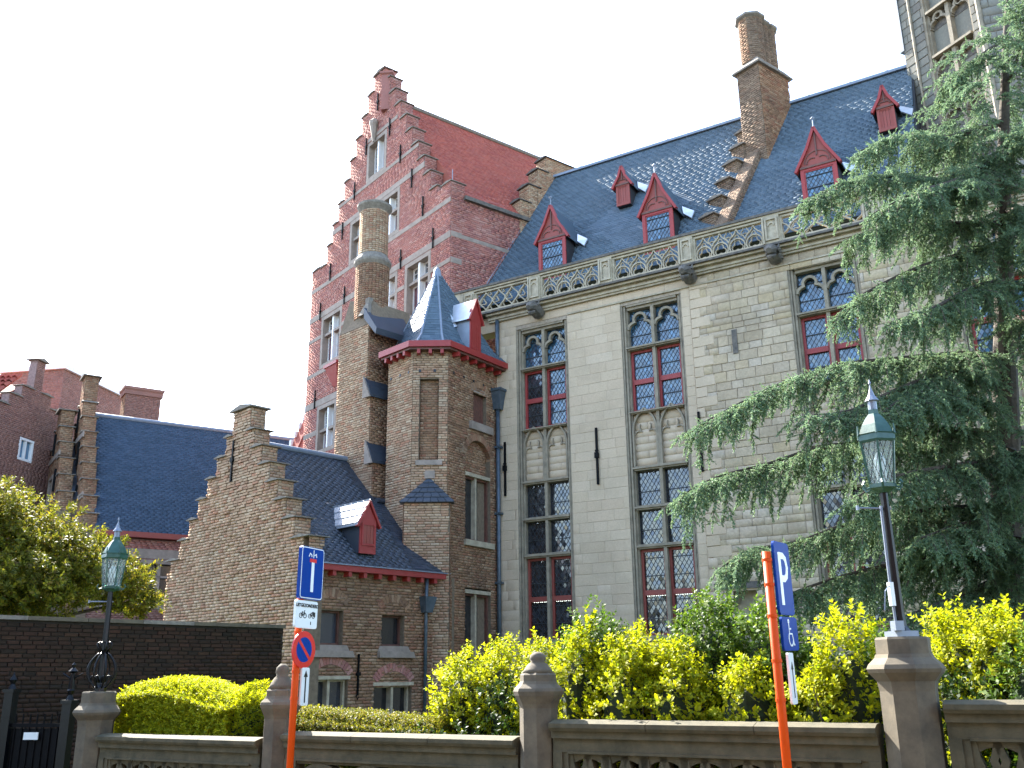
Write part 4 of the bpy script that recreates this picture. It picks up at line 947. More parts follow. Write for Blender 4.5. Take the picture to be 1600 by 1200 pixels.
for k in range(7):
    z = 4.95+.525*k; h0 = 3.30-.43*k if k else 3.5; hn = khalf(z+.2) if k < 6 else .45
    for sg in (-1, 1):
        a, b = sorted((kc+sg*h0, kc+sg*hn)); c = MB(); coping(c, KF, a, b, z-.05, -.45, .0, .05, .09); c.obj('step_coping', 'coping', sh_)
    P_ = Plane((kc+h0, 0, .1), (0, 1, 0), (0, 0, 1), (1, 0, 0)); lay(courses(z-.5, z-.05, lambda q: [(0, .45)], .2, .075), P_, 'return_brickwork', 'tan_brick', sh_)
P_ = Plane((kc+.45, 0, .1), (0, 1, 0), (0, 0, 1), (1, 0, 0)); lay(courses(8.1, 8.72, lambda q: [(0, .45)], .2, .075), P_, 'return_brickwork', 'tan_brick', sh_)
c = MB(); coping(c, KF, kc-.45, kc+.45, 8.72, -.45, .0, .10, .10); c.obj('step_coping', 'coping', sh_)
m = MB(); pbox(KF, kc-.32, kc-.26, 6.75, 7.9, .03, .07, m); pbox(KF, kc-.36, kc-.22, 7.3, 7.42, .03, .09, m); m.obj('wall_anchor', 'iron', sh_)
KH = [(.37, 1.12, 2.40, 3.20), (2.30, 3.02, 2.40, 3.15), (.28, 1.33, .2, 1.62), (2.12, 3.30, .2, 1.46)]
LW = 4.15
wall_mb(KS, tiles_rect(.012, LW+.6, -.1, 4.2, KH), .4, d1=-.012).obj('side_wall', 'brown_mortar', sh_)
lay(courses(-.0, 4.15, lambda z: cut(0.0, LW+.5, KH, z), .225, .075, .012, .018), KS, 'side_brickwork', 'brown_brick', sh_)
for i, (a, b, z0, z1) in enumerate(KH):
    f_ = frame_rect(KS, a, b, z0, z1, .05, -.26, -.16) if i < 2 else frame_rect(KS, a, b, z0, z1, .05, -.22, -.12)
    wd = f_.obj('window', 'brown_paint' if i < 2 else 'carved_stone', sh_)
    pbox(KS, a+.05, b-.05, z0+.05, z1-.05, -.26, -.22).obj('pane', 'dark_glass', wd)
    if i < 2:
        m = MB(); m.prism([(a-.12, z0-.13), (b+.20, z0-.13), (b+.12, z0), (a-.06, z0)], -.1, .03, KS); m.prism([(a-.12, z0-.28), (b+.3, z0-.28), (b+.24, z0-.13), (a-.12, z0-.13)], -.1, .12, KS)
        m.obj('sill', 'pink_stone', wd)
        voussoirs(KS, (a+b)/2, z1-.18, .50, 142, 38, .20, -.0, .024, sh_, 'brown_brick')
    else:
        pbox(KS, (a+b)/2-.035, (a+b)/2+.035, z0, z1, -.22, -.04).obj('mullion', 'carved_stone', wd)
        pbox(KS, a-.05, b+.05, z1, z1+.08, -.2, .03).obj('lintel', 'carved_stone', wd)
        voussoirs(KS, (a+b)/2, z1-.28, .62, 145, 35, .20, -.0, .024, sh_, 'red_brick')
m = MB(); pbox(KS, 1.57, 1.61, 1.25, 2.2, .03, .07, m); pbox(KS, 1.53, 1.65, 1.7, 1.78, .03, .08, m); m.tube([KS(1.59, 1.3, .05), KS(1.55, 1.22, .05), KS(1.59, 1.16, .05), KS(1.63, 1.22, .05)], .015, 5); m.obj('wall_anchor', 'iron', sh_)
# gutter board with brackets
pbox(KS, -.0, 4.32, 4.12, 4.26, -.1, .26).obj('gutter', 'red_paint', sh_)
pbox(KS, -.02, 4.34, 4.26, 4.285, -.1, .30).obj('gutter_lip', 'lead', sh_)
for k in range(9): pbox(KS, .15+.46*k, .25+.46*k, 4.0, 4.12, -.02, .22).obj('gutter_bracket', 'red_paint', sh_)
m = MB(); m.tube([KS(3.66, 4.12, .12), KS(3.66, 3.55, .10), KS(3.66, 3.3, .10), KS(3.66, -.0, .10)], .045, 8); dpi = m.obj('downpipe', 'pipe', sh_, smooth=True)
m = MB(); m.hexa([KS(3.56, 3.25, .22), KS(3.78, 3.25, .22), KS(3.78, 3.25, .02), KS(3.56, 3.25, .02), KS(3.48, 3.65, .30), KS(3.86, 3.65, .30), KS(3.86, 3.65, .02), KS(3.48, 3.65, .02)]); m.obj('hopper', 'pipe', dpi)
# roof
KT = math.atan(3.5/3.6); ko = .22; KR = Plane((ko, .38, 4.27+.1), (0, 1, 0), (-math.cos(KT), 0, math.sin(KT)), (math.sin(KT), 0, math.cos(KT)))
krl = (3.45+ko)/math.cos(KT); kz = 4.37+krl*math.sin(KT)
m = MB(); m.v = [tuple(KR(0, 0)), tuple(KR(3.95, 0)), tuple(KR(3.95, krl)), tuple(KR(0, krl)), (-7.1, .38, 4.37), (-7.1, 4.33, 4.37)]; m.f = [(0, 1, 2, 3), (3, 2, 5, 4), (0, 3, 4), (1, 5, 2), (0, 4, 5, 1)]
kr = m.obj('roof', 'roof_under', sh_)
def kext(b): return 3.95 if b < 3.05 else 3.15
lay([(p[0], p[1], p[2], p[3]+.05, p[4]) for p in courses(0, krl, lambda b: [(0, kext(b))], .21, .105, .006, .010, .06, .3)], Plane(KR(0, 0, .006), KR.e1, KR.e2, KR.n), 'slate', 'dark_slate', kr, 200, lambda p: -p[0], tilt=-.07)
m = MB(); m.tube([KR(0, krl, .05), KR(3.3, krl, .05)], .085, 8); m.obj('ridge_roll', 'lead', kr)
m = MB(); m.tube([KR(3.12, 3.04, .07), KR(3.95, 3.04, .07)], .07, 8); m.obj('abutment_roll', 'dark_slate', kr)
m = MB(); m.tube([KR(3.95, 0, .04), KR(3.95, 3.0, .04)], .035, 6); m.obj('verge_flashing', 'lead', kr)
# little red dormer
DK = Plane((-.02, 0, .1), (0, 1, 0), (0, 0, 1), (1, 0, 0))
yb = lambda z: (z-4.37)/math.tan(KT)
m = MB(); pbox(DK, 1.52, 2.02, 4.62, 5.42, -1.05, .0, m); dk = m.obj('dormer', 'dark_slate', sh_)
m = MB(); m.prism([(1.52, 4.62), (2.02, 4.62), (2.02, 5.42), (1.77, 5.86), (1.52, 5.42)], .0, .04, DK); m.obj('dormer_front', 'red_paint', dk)
frame_rect(DK, 1.56, 1.98, 4.82, 5.38, .05, .04, .07).obj('shutter_frame', 'red_paint', dk)
for k in range(3): pbox(DK, 1.61+.107*k+.004, 1.61+.107*(k+1)-.004, 4.87, 5.33, .04, .052).obj('shutter_board', 'rust_paint', dk)
for sg in (-1, 1):
    m = MB(); m.strip([(1.77+sg*.36, 5.28), (1.77, 5.95)], .05, -.02, .10, DK); m.obj('barge_board', 'red_paint', dk)
    A, B = DK(1.77+sg*.37, 5.30, .06), DK(1.77, 5.93, .06); C_, D_ = DK(1.77, 5.93, -1.75), DK(1.77+sg*.37, 5.30, -1.1); up = Vector((0, 0, .035)); s = MB(); s.hexa([A, B, C_, D_, A+up, B+up, C_+up, D_+up]); s.obj('dormer_roof', 'bright_lead', dk)  # pale lead colour paints the sun-white look of this roof
    for r_ in range(3):
        q = MB(); a = A.lerp(B, r_/3); b = A.lerp(B, (r_+1)/3+.05); c = D_.lerp(C_, (r_+1)/3+.05); d = D_.lerp(C_, r_/3); u2 = up*1.9
        for k in range(7): q.hexa([a.lerp(d, k/7)+u2, b.lerp(c, k/7)+up, b.lerp(c, (k+.93)/7)+up, a.lerp(d, (k+.93)/7)+u2, a.lerp(d, k/7)+u2*1.25, b.lerp(c, k/7)+up*1.3, b.lerp(c, (k+.93)/7)+up*1.3, a.lerp(d, (k+.93)/7)+u2*1.25])
        q.obj('roof_slates', 'bright_lead', dk)

# ================================================================== FAR HOUSES ON THE LEFT
M_P = (-15.80, 34.72); M_AZ = 147.0
fh = thing('slate_roofed_house', 'far brick house with a wide blue slate roof, stepped gable edge and orange-red gutter', 'house', (M_P[0], M_P[1], -.1), az(M_AZ))
FF = Plane((0, 0, .1), (1, 0, 0), (0, 0, 1), (0, -1, 0)); FS = Plane((0, 0, .1), (0, 1, 0), (0, 0, 1), (1, 0, 0))
def stepped(root, PF, c, h0, z0, n, dz, dx, zb, mat, mort, top, holes=(), depth=.5, nm='stepped', tw_=.42):
    hs = [h0-dx*k for k in range(n)]; rects = tiles_rect(c-h0, c+h0, zb, z0, holes); 
    def hh(z): return h0 if z < z0 else max(h0-dx*math.ceil((z-z0)/dz), tw_)
    for k in range(n):
        a = hh(z0+dz*(k+.5)); rects += tiles_rect(c-a, c+a, z0+dz*k, z0+dz*(k+1), holes)
    rects.append((c-tw_, c+tw_, z0+dz*n, top))
    wall_mb(PF, rects, depth, d1=-.012).obj('gable_wall', mort, root)
    lay(courses(zb, top, lambda z: cut(c-(hh(z) if z < z0+dz*n else tw_), c+(hh(z) if z < z0+dz*n else tw_), holes, z), .22, .078), PF, 'brickwork', mat, root)
    for k in range(n+1):
        z = z0+dz*k; a1 = hh(z-.1) if k else h0; a2 = hh(z+.1) if k < n else tw_
        for sg in (-1, 1):
            a, b = sorted((c+sg*a1, c+sg*a2))
            if b-a > .05: q = MB(); coping(q, PF, a, b, z-.04, -depth, .0, .06, .07); q.obj('step_coping', 'coping', root)
        P_ = Plane(PF(c+a1, 0, 0), -PF.n, (0, 0, 1), PF.e1); P_.O.z = PF.O.z
        lay(courses(max(z-dz, zb), z-.04, lambda q: [(0, depth)], .21, .078), P_, 'return_brickwork', mat, root)
    P_ = Plane(PF(c+tw_, 0, 0), -PF.n, (0, 0, 1), PF.e1); P_.O.z = PF.O.z
    lay(courses(z0+dz*n, top, lambda q: [(0, depth)], .21, .078), P_, 'return_brickwork', mat, root)
    q = MB(); coping(q, PF, c-tw_, c+tw_, top, -depth, .0, .09, .12); q.obj('step_coping', 'coping', root)
FH = [(-4.4, -3.0, 7.6, 10.4), (-6.5, -5.1, 5.5, 8), (-2.5, -1.1, 5.5, 7.6)]
stepped(fh, FF, -3.7, 3.75, 7.6, 7, .72, .46, 3, 'brown_brick', 'brown_mortar', 13.75, FH)
for a, b, z0, z1 in FH:
    wd = frame_rect(FF, a, b, z0, z1, .14, -.3, .03).obj('window', 'pink_stone', fh); pbox(FF, a+.14, b-.14, z0+.14, z1-.14, -.3, -.26).obj('pane', 'dark_glass', wd); pbox(FF, (a+b)/2-.05, (a+b)/2+.05, z0+.14, z1-.14, -.25, -.08).obj('mullion', 'pink_stone', wd)
for z in (5.2, 8.2, 10.9): pbox(FF, -3.7-(3.7 if z < 8 else 3.7-(z-7.6)*.62), -3.7+(3.7 if z < 8 else 3.7-(z-7.6)*.62), z, z+.22, -.01, .05).obj('stone_band', 'pink_stone', fh)
for x, z in ((-4.9, 10.3), (-2.6, 10.3), (-3.7, 11.9), (-5.6, 8.4), (-1.8, 8.4)): pbox(FF, x-.03, x+.03, z-.5, z+.5, .02, .10).obj('wall_anchor', 'iron', fh)
FW = [(2.2, 3.6, 4.2, 6.0), (.4, 1.7, 4.2, 6.0), (4.6, 5.9, 4.2, 6.0)]
wall_mb(FS, tiles_rect(.5, 9, -.1, 6.75, FW), .4, d1=-.012).obj('side_wall', 'red_mortar', fh)
pbox(FS, .5, 9, 6.05, 6.4, -.01, .02).obj('plaster_band', 'pink_stone', fh)
lay(courses(6.4, 6.75, lambda z: [(.5, 9)], .22, .078), FS, 'brickwork', 'red_brick', fh); lay(courses(3, 6.05, lambda z: cut(.5, 9, FW, z), .22, .078), FS, 'brickwork', 'pink_brick', fh)
for a, b, z0, z1 in FW:
    wd = frame_rect(FS, a, b, z0, z1, .14, -.3, .03).obj('window', 'pink_stone', fh); pbox(FS, a+.14, b-.14, z0+.14, z1-.14, -.3, -.26).obj('pane', 'dark_glass', wd); pbox(FS, (a+b)/2-.06, (a+b)/2+.06, z0+.14, z1-.14, -.25, -.05).obj('mullion', 'pink_stone', wd)
    pbox(FS, a+.14, b-.14, z1-.65, z1-.57, -.25, -.05).obj('transom', 'pink_stone', wd)
pbox(FS, .5, 9, 6.78, 6.98, -.1, .30).obj('gutter', 'rust_paint', fh)
FT = math.atan((12.0-6.98)/3.75); FRp = Plane((.22, .45, 6.98+.1), (0, 1, 0), (-math.cos(FT), 0, math.sin(FT)), (math.sin(FT), 0, math.cos(FT))); frl = 3.92/math.cos(FT)
m = MB(); m.v = [tuple(FRp(0, 0)), tuple(FRp(9, 0)), tuple(FRp(9, frl)), tuple(FRp(0, frl)), (-7.5, .45, 7.0), (-7.5, 9.45, 7.0)]; m.f = [(0, 1, 2, 3), (3, 2, 5, 4), (0, 3, 4), (1, 5, 2), (0, 4, 5, 1)]; fr_ = m.obj('roof', 'roof_under', fh)
lay([(p[0], p[1], p[2], p[3]+.05, p[4]) for p in courses(0, frl, lambda b: [(0, 9)], .24, .115, .006, .010, .06, .3)], Plane(FRp(0, 0, .006), FRp.e1, FRp.e2, FRp.n), 'slates', 'far_slate', fr_, tilt=-.07)
m = MB(); m.tube([FRp(0, frl, .03), FRp(9, frl, .03)], .10, 8); m.obj('ridge_roll', 'lead', fr_)
# brick chimney behind that roof
q_ = local(M_P, M_AZ)(-6, 2.85); bc = thing('brick_chimney', 'broad pinkish brick chimney standing alone behind the blue slate roof ridge', 'chimney', (q_[0], q_[1], 9.0), az(M_AZ))
MB().box(-.9, -.012, -.76+.012, .76, 0, 5.2).obj('stack', 'red_mortar', bc)
lay(courses(2.5, 5.15, lambda z: [(-.9, 0)], .2, .075), Plane((0, -.76, 0), (1, 0, 0), (0, 0, 1), (0, -1, 0)), 'brickwork', 'brown_brick', bc)
lay(courses(2.5, 5.15, lambda z: [(-.76, .76)], .2, .075), Plane((0, 0, 0), (0, 1, 0), (0, 0, 1), (1, 0, 0)), 'brickwork', 'pink_brick', bc)
m = MB(); m.box(-.97, .07, -.83, .83, 5.0, 5.18); m.box(-1.02, .12, -.88, .88, 5.25, 5.36); m.hexa([(-.97, -.83, 5.18), (.07, -.83, 5.18), (.07, .83, 5.18), (-.97, .83, 5.18), (-1.02, -.88, 5.25), (.12, -.88, 5.25), (.12, .88, 5.25), (-1.02, .88, 5.25)]); m.obj('stack_cap', 'pink_brick', bc)
# narrower stepped house in front of it
def fp(px_, D): pass
s2 = thing('narrow_stepped_gable', 'narrow brown stepped gable seen almost edge-on, left of the blue slate roof', 'house', (-17.2, 35.6, -.1), az(M_AZ))
stepped(s2, FF, -2.7, 2.75, 8.6, 4, .75, .52, 3, 'brown_brick', 'brown_mortar', 12.3, [(-3.3, -2.1, 7.4, 9.6)])
wd = frame_rect(FF, -3.3, -2.1, 7.4, 9.6, .14, -.3, .03).obj('window', 'pink_stone', s2); pbox(FF, -3.16, -2.24, 7.54, 9.46, -.3, -.26).obj('pane', 'dark_glass', wd)
for z in (6.4, 10.2): pbox(FF, -2.7-(2.7 if z < 8 else 1.6), -2.7+(2.7 if z < 8 else 1.6), z, z+.2, -.01, .05).obj('stone_band', 'pink_stone', s2)
for x, z in ((-4.1, 9.2), (-1.3, 9.2), (-2.7, 10.9)): pbox(FF, x-.03, x+.03, z-.45, z+.45, .02, .10).obj('wall_anchor', 'iron', s2)
MB().box(-5.4, -.02, .5, 5, 3, 8.4).obj('house_body', 'brown_mortar', s2)
m = MB(); m.prism([(-5.5, 8.4), (.05, 8.4), (-2.7, 11.2)], .5, 5, lambda a, b, d: (a, d, b)); fix(m.obj('roof', 'dark_slate', s2))
# pinkish brick house at the far left edge
PQ = (-20.16, 33.55); PAZ = 10.0
ph_ = thing('pink_brick_house', 'pinkish brick house with red pantile roof and small white window at the far left', 'house', (PQ[0], PQ[1], -.1), az(PAZ))
QF = Plane((0, 0, .1), (1, 0, 0), (0, 0, 1), (0, -1, 0)); QL = Plane((0, 8.5, .1), (0, -1, 0), (0, 0, 1), (-1, 0, 0))
QW = [(3.25, 4.1, 10.1, 11.0)]
stepped(ph_, QF, 3.9, 2.9, 11.6, 4, .50, .66, 3, 'pink_brick', 'red_mortar', 14.35, QW, .35, tw_=.25)
wd = frame_rect(QF, 3.25, 4.1, 10.1, 11.0, .09, -.16, .02).obj('window', 'white_paint', ph_); pbox(QF, 3.34, 4.01, 10.19, 10.91, -.15, -.1).obj('pane', 'glass', wd); pbox(QF, 3.62, 3.69, 10.19, 10.91, -.1, .01).obj('mullion', 'white_paint', wd)
MB().box(1.1, 6.7, .62, 9, 3, 11.3).obj('house_body', 'pink_brick', ph_)
m = MB(); m.prism([(1.2, 11.0), (6.6, 11.0), (3.9, 12.8)], .6, 9, lambda a, b, d: (a, d, b)); fix(m.obj('roof', 'red_tile', ph_))
# low brick range on its left with pantiles and white gutter
lw = thing('pantiled_range', 'brown brick range with ribbed red pantiles and a white gutter at the left picture edge', 'house', (-19.98, 34.55, -1.3), az(98))
VF = Plane((0, 0, .1), (1, 0, 0), (0, 0, 1), (0, -1, 0))
pbox(VF, -6, -.02, 3, 12.3, -6, -.012).obj('wall', 'red_mortar', lw)
lay(courses(6, 12.3, lambda z: cut(-6, -.02, [(-1.5, -.3, 10.9, 11.9)], z), .22, .078), VF, 'brickwork', 'brown_brick', lw)
wd = frame_rect(VF, -1.5, -.3, 10.9, 11.9, .08, -.05, .03).obj('window', 'white_paint', lw); pbox(VF, -1.42, -.38, 10.98, 11.82, -.05, -.0).obj('pane', 'glass', wd)
pbox(VF, -6, -.05, 12.3, 12.66, -.05, .22).obj('gutter', 'white_paint', lw)
m = MB(); n_ = 21
for k in range(n_):
    for r_ in range(9):
        x = -6+k*.262; y0, z0_ = .0+r_*.30, 12.62+r_*.27; m.tube([(x+.13, y0-.05, z0_+.06), (x+.13, y0+.28, z0_+.30)], [.12, .09], 5, cap=False)
m.obj('pantiles', 'red_tile', lw, kind='stuff'); m = MB(); m.prism([(-.1, 12.6), (2.8, 14.7), (5.9, 12.6)], -6, -.5, lambda a, b, d: (d, a, b)); fix(m.obj('roof', 'red_tile', lw))
# flat-topped brick block with pale coping
fb = thing('flat_brick_block', 'flat-topped red brick block with a pale coping behind the narrow stepped gables', 'building', (-21.0, 41.35, -.1), az(100))
MB().box(-2.6, .6, 0, 5, 3, 15.4).obj('wall', 'red_mortar', fb); lay(courses(10, 15.35, lambda z: [(-2.6, .6)], .22, .078), VF, 'brickwork', 'pink_brick', fb)
lay(courses(10, 15.35, lambda z: [(0, 5)], .22, .078), Plane((.6, 0, .1), (0, 1, 0), (0, 0, 1), (1, 0, 0)), 'brickwork', 'pink_brick', fb)
MB().box(-2.75, .75, -.15, 5.1, 15.4, 15.62).obj('coping', 'white_paint', fb)
m = MB(); m.tube([(-1.6, -.12, 13.1), (-.2, -.12, 13.1), (-.1, -.12, 12.9), (-.1, -.12, 12.2)], .07, 6); m.obj('flue_pipe', 'white_paint', fb)

# ================================================================== STONE TOWER (right)
T_P = (12.135, 24.907); T_AZ = 153.4
tw = thing('stone_tower', 'grey stone church-like tower with tall blind traceried windows at the top right', 'tower', (T_P[0], T_P[1], -.1), az(T_AZ))
TF = Plane((0, 0, .1), (1, 0, 0), (0, 0, 1), (0, -1, 0)); TWd = 2.66
TH_ = [(.88, 2.30, z, z+1.42) for z in (14.2, 15.75, 17.3)]+[(.88, 2.30, 18.98, 20.42), (.88, 2.30, 20.5, 23.4)]
corners = [(0, 0), (TWd, 0)]; d = TWd*math.cos(R(45))
corners = [(0, 0), (TWd, 0), (TWd+d, d), (TWd+d, d+TWd), (TWd, 2*d+TWd), (0, 2*d+TWd)]
m = MB(); cen = Vector((TWd/2, d+TWd/2)); m.prism([tuple(cen+(Vector(c)-cen)*.86) for c in corners], -.1, 38, lambda a, b, dd: (a, b, dd)); m.obj('tower_core', 'grey_stone', tw)
wall_mb(TF, tiles_rect(0, TWd, 0, 38, [(.80, 2.34, 13.0, 23.4)]), .3, d1=-.012).obj('tower_wall', 'stone_mortar', tw)
lay(courses(10, 30, lambda z: cut(0, TWd, [(.80, 2.34, 13.0, 23.4)], z), .46, .27, .012, .02, .5), TF, 'stone', 'grey_stone', tw, 120, lambda p: abs(p[1]-19))
P2 = vplane(TWd, 0, TWd+d, d); P2.O.z = .1
wall_mb(P2, tiles_rect(0, TWd, 0, 38, []), .3, d1=-.012).obj('tower_wall', 'stone_mortar', tw); lay(courses(10, 30, lambda z: [(0, TWd)], .46, .27, .012, .02, .5), P2, 'stone_facing', 'grey_stone', tw)
P0_ = vplane(0, 4, 0, 0); P0_.O.z = .1
wall_mb(P0_, [(0, 4, 0, 38)], .3, d1=0).obj('tower_wall', 'grey_stone', tw)
m = MB()
for a, b, dd in ((.80, .86, -.02), (.86, .91, -.10), (2.24, 2.29, -.10), (2.29, 2.34, -.02)): pbox(TF, a, b, 13, 23.4, -.3, dd, m)
bw = m.obj('tracery_window', 'window_stone', tw)
pbox(TF, 1.52, 1.64, 13, 23.4, -.28, -.06).obj('mullion', 'window_stone', bw)
pbox(TF, .91, 2.24, 13, 23.4, -.34, -.26).obj('blind_stone', 'grey_stone', bw)
for z in (15.8, 17.35, 18.95, 20.48):
    q = MB(); q.prism([(.91, z), (2.24, z), (2.24, z+.08), (.91, z+.08)], -.26, .02, TF); q.obj('transom', 'window_stone', bw)
    for c_ in (1.215, 1.94):
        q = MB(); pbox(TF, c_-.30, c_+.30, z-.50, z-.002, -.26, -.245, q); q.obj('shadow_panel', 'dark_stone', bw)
        q = MB(); q.strip(trefoil_head(c_, z-.42, .58), .07, -.245, -.10, TF)
        q.strip([(c_-.3, z-.5), (c_-.3, z-.02)], .05, -.245, -.1, TF); q.strip([(c_+.3, z-.5), (c_+.3, z-.02)], .05, -.245, -.1, TF)
        q.strip(arc(c_, z-.16, .10, 0, 360, 12), .035, -.245, -.12, TF)
        q.obj('cusped_head', 'window_stone', bw)
m = MB(); m.tube([TF(.42, 10, .05), TF(.42, 32, .05)], .04, 6); m.tube([TF(2.6, 10, .03), TF(2.6, 32, .03)], .07, 6); m.obj('corner_shaft', 'window_stone', tw)
m = MB(); m.prism([(-.12, 19.8), (.05, 19.8), (.05, 25), (-.12, 25)], -.2, .06, TF); m.obj('lead_flashing', 'pipe', tw)

# ================================================================== GARDEN WALL (dark, left)

W_O = (-7.914, 16.167); W_A = 44.0
gw = thing('garden_wall', 'long dark brick garden wall with a pale stone coping at the lower left', 'wall', (W_O[0], W_O[1], -.1), az(W_A))
WF = Plane((0, 0, .1), (1, 0, 0), (0, 0, 1), (0, -1, 0))
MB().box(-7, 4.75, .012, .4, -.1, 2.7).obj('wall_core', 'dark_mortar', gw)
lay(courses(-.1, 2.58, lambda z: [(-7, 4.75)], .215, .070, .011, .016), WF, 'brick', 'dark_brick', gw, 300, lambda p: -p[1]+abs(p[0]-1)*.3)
for k in range(12): pbox(WF, -7+.98*k+.004, -7+.98*(k+1)-.004, 2.60, 2.665, -.46, .06).obj('coping_stone', 'pier_stone' if k % 3 else 'coping', gw)

# ================================================================== BALUSTRADE with posts and lamp piers
B_AZ = 120.5; B_O = (-6.1, 14.0)
BL = local(B_O, B_AZ)
PSC = .83
def oct_post(mb, prof, k=8): return mb.lathe([(r_*PSC, z_) for r_, z_ in prof], (0, 0), k, rot=R(22.5))
def finial_post(x, zc, zt, label):
    q = BL(x, 0); t = thing('finial_post', label, 'post', (q[0], q[1], -.3), az(B_AZ), None)
    b = .3; m = MB(); oct_post(m, [(.27, 0), (.27, .25+b), (.235, .32+b), (.235, zc-.16+b), (.25, zc-.12+b)]); m.obj('shaft', 'pier_stone', t)
    m = MB(); oct_post(m, [(.25, zc-.12+b), (.30, zc-.04+b), (.315, zc+b), (.30, zc+.03+b), (.245, zc+.07+b), (.225, zc+.10+b), (.225, zc+.16+b), (.20, zc+.18+b)]); m.obj('cap', 'pier_stone', t)
    h = zt-zc-.18; m = MB(); m.lathe([(.165, zc+.18+b), (.14, zc+.18+b+h*.18), (.10, zc+.18+b+h*.42), (.07, zc+.18+b+h*.52), (.085, zc+.18+b+h*.66), (.075, zc+.18+b+h*.85), (.03, zt+b)], (0, 0), 12); m.obj('finial', 'pier_stone', t, smooth=True)
    return t
finial_post(3.80, 1.33, 1.80, 'octagonal stone finial post behind the orange no-parking sign pole')
finial_post(7.35, 1.47, 1.86, 'octagonal stone finial post in front of the golden shrubs, mid balustrade')
def lamp_pier(x, zc, zt, label):
    q = BL(x, 0); t = thing('lamp_pier', label, 'pier', (q[0], q[1], -.3), az(B_AZ)); b = .3
    m = MB(); oct_post(m, [(.33, 0), (.33, .3+b), (.285, .38+b), (.285, zc-.18+b), (.30, zc-.10+b)]); m.obj('shaft', 'pier_stone', t)
    m = MB(); oct_post(m, [(.30, zc-.10+b), (.375, zc-.03+b), (.39, zc+.0+b), (.37, zc+.035+b), (.30, zc+.09+b), (.285, zc+.12+b)]); m.obj('moulding', 'pier_stone', t)
    m = MB(); oct_post(m, [(.275, zc+.12+b), (.275, zt-.02+b), (.26, zt+b)]); m.obj('neck_block', 'pier_stone', t)
lamp_pier(.42, 1.22, 1.49, 'octagonal stone pier carrying the smaller, farther lamp at the left')
lamp_pier(10.93, 1.64, 1.90, 'big octagonal stone pier carrying the nearer lamp at the right')
BPl = Plane((0, 0, .3), (1, 0, 0), (0, 0, 1), (0, -1, 0))
def segment(x0, x1, zt, style, label):
    q = BL(x0, 0); t = thing('balustrade_panel', label, 'balustrade', (q[0], q[1], -.3), az(B_AZ), 'pierced stone balustrade sections between the posts'); L_ = x1-x0
    n = 3
    for k in range(n):
        a, b = L_*k/n+.003, L_*(k+1)/n-.003; m = MB()
        m.prism([(-.17, zt-.10), (.17, zt-.10), (.19, zt-.07), (.19, zt-.03), (.08, zt), (-.08, zt), (-.19, zt-.03), (-.19, zt-.07)], a, b, lambda y, z, d: (d, y, z+.3)); fix(m.obj('coping_stone', 'rail_stone', t))
    m = MB(); pbox(BPl, 0, L_, zt-.17, zt-.10, -.13, .13, m); pbox(BPl, .0, L_, zt-.30, zt-.17, -.09, .09, m); m.obj('top_rail', 'rail_stone', t)
    m = MB(); pbox(BPl, 0, L_, zt-1.28, zt-1.02, -.16, .16, m); m.obj('plinth', 'rail_stone', t)
    m = MB(); pbox(BPl, 0, .10, zt-1.02, zt-.30, -.10, .10, m); pbox(BPl, .10, .16, zt-1.02, zt-.30, -.08, .08, m); m.obj('end_stile', 'rail_stone', t); m = MB(); pbox(BPl, L_-.10, L_, zt-1.02, zt-.30, -.10, .10, m); pbox(BPl, L_-.16, L_-.10, zt-1.02, zt-.30, -.08, .08, m); m.obj('end_stile', 'rail_stone', t)
    a0, a1 = .16, L_-.16; z1 = zt-.30; z0 = zt-1.02; m = MB()
    if style == 'arch':
        n = 4; p = (a1-a0)/n
        for k in range(-1, n+1):
            cx = a0+(k+.5)*p; r = p*.62; pts = [(x, z) for x, z in arc(cx, z1-.06-r, r, 0, 180, 18) if a0-.01 <= x <= a1+.01]
            if len(pts) > 3: m.strip(pts, .055, -.06, .07, BPl)
            if 0 <= k < n:
                m.strip(arc(cx, z1-.10-r, r*.72, 10, 170, 12), .03, -.04, .05, BPl); m.strip([(cx, z0), (cx, z1-.06)], .05, -.06, .065, BPl)
                m.strip([(cx-r*.35, z1-.35), (cx, z1-.12), (cx+r*.35, z1-.35)], .04, -.04, .055, BPl)
            m.strip([(max(a0, min(a1, cx-p/2)), z0), (max(a0, min(a1, cx-p/2)), z1-.3)], .05, -.06, .066, BPl)
        pbox(BPl, a0, a1, z1-.045, z1, -.06, .06, m)
    else:
        n = max(2, round((a1-a0)/.40)); p = (a1-a0)/n
        pbox(BPl, a0, a1, z1-.06, z1, -.06, .06, m)
        for k in range(n):
            cx = a0+(k+.5)*p; w2 = p/2
            # a stone web with two leaf-shaped piercings at the head of each cell
            for sg in (-1, 1):
                m.strip([(cx+sg*w2, z1-.02), (cx+sg*w2*.92, z1-.14), (cx+sg*w2*.72, z1-.25), (cx+sg*w2*.30, z1-.33), (cx, z1-.48)], .085, -.06, .066, BPl)
                m.strip([(cx, z1-.02), (cx+sg*w2*.10, z1-.10), (cx+sg*w2*.22, z1-.16), (cx+sg*w2*.05, z1-.26), (cx, z1-.34)], .06, -.055, .06, BPl)
                m.strip([(cx, z1-.46), (cx+sg*w2*.5, z1-.40), (cx+sg*w2, z1-.52), (cx+sg*w2, z0)], .07, -.06, .064, BPl)
            m.strip([(cx, z1-.40), (cx, z0)], .06, -.05, .058, BPl)
            pts = [(cx-w2, z1-.001), (cx-w2, z1-.12), (cx-w2*.45, z1-.07), (cx, z1-.05), (cx+w2*.45, z1-.07), (cx+w2, z1-.12), (cx+w2, z1-.001)]
            m.prism(pts, -.05, .055, BPl)
    m.obj('tracery', 'rail_stone', t)
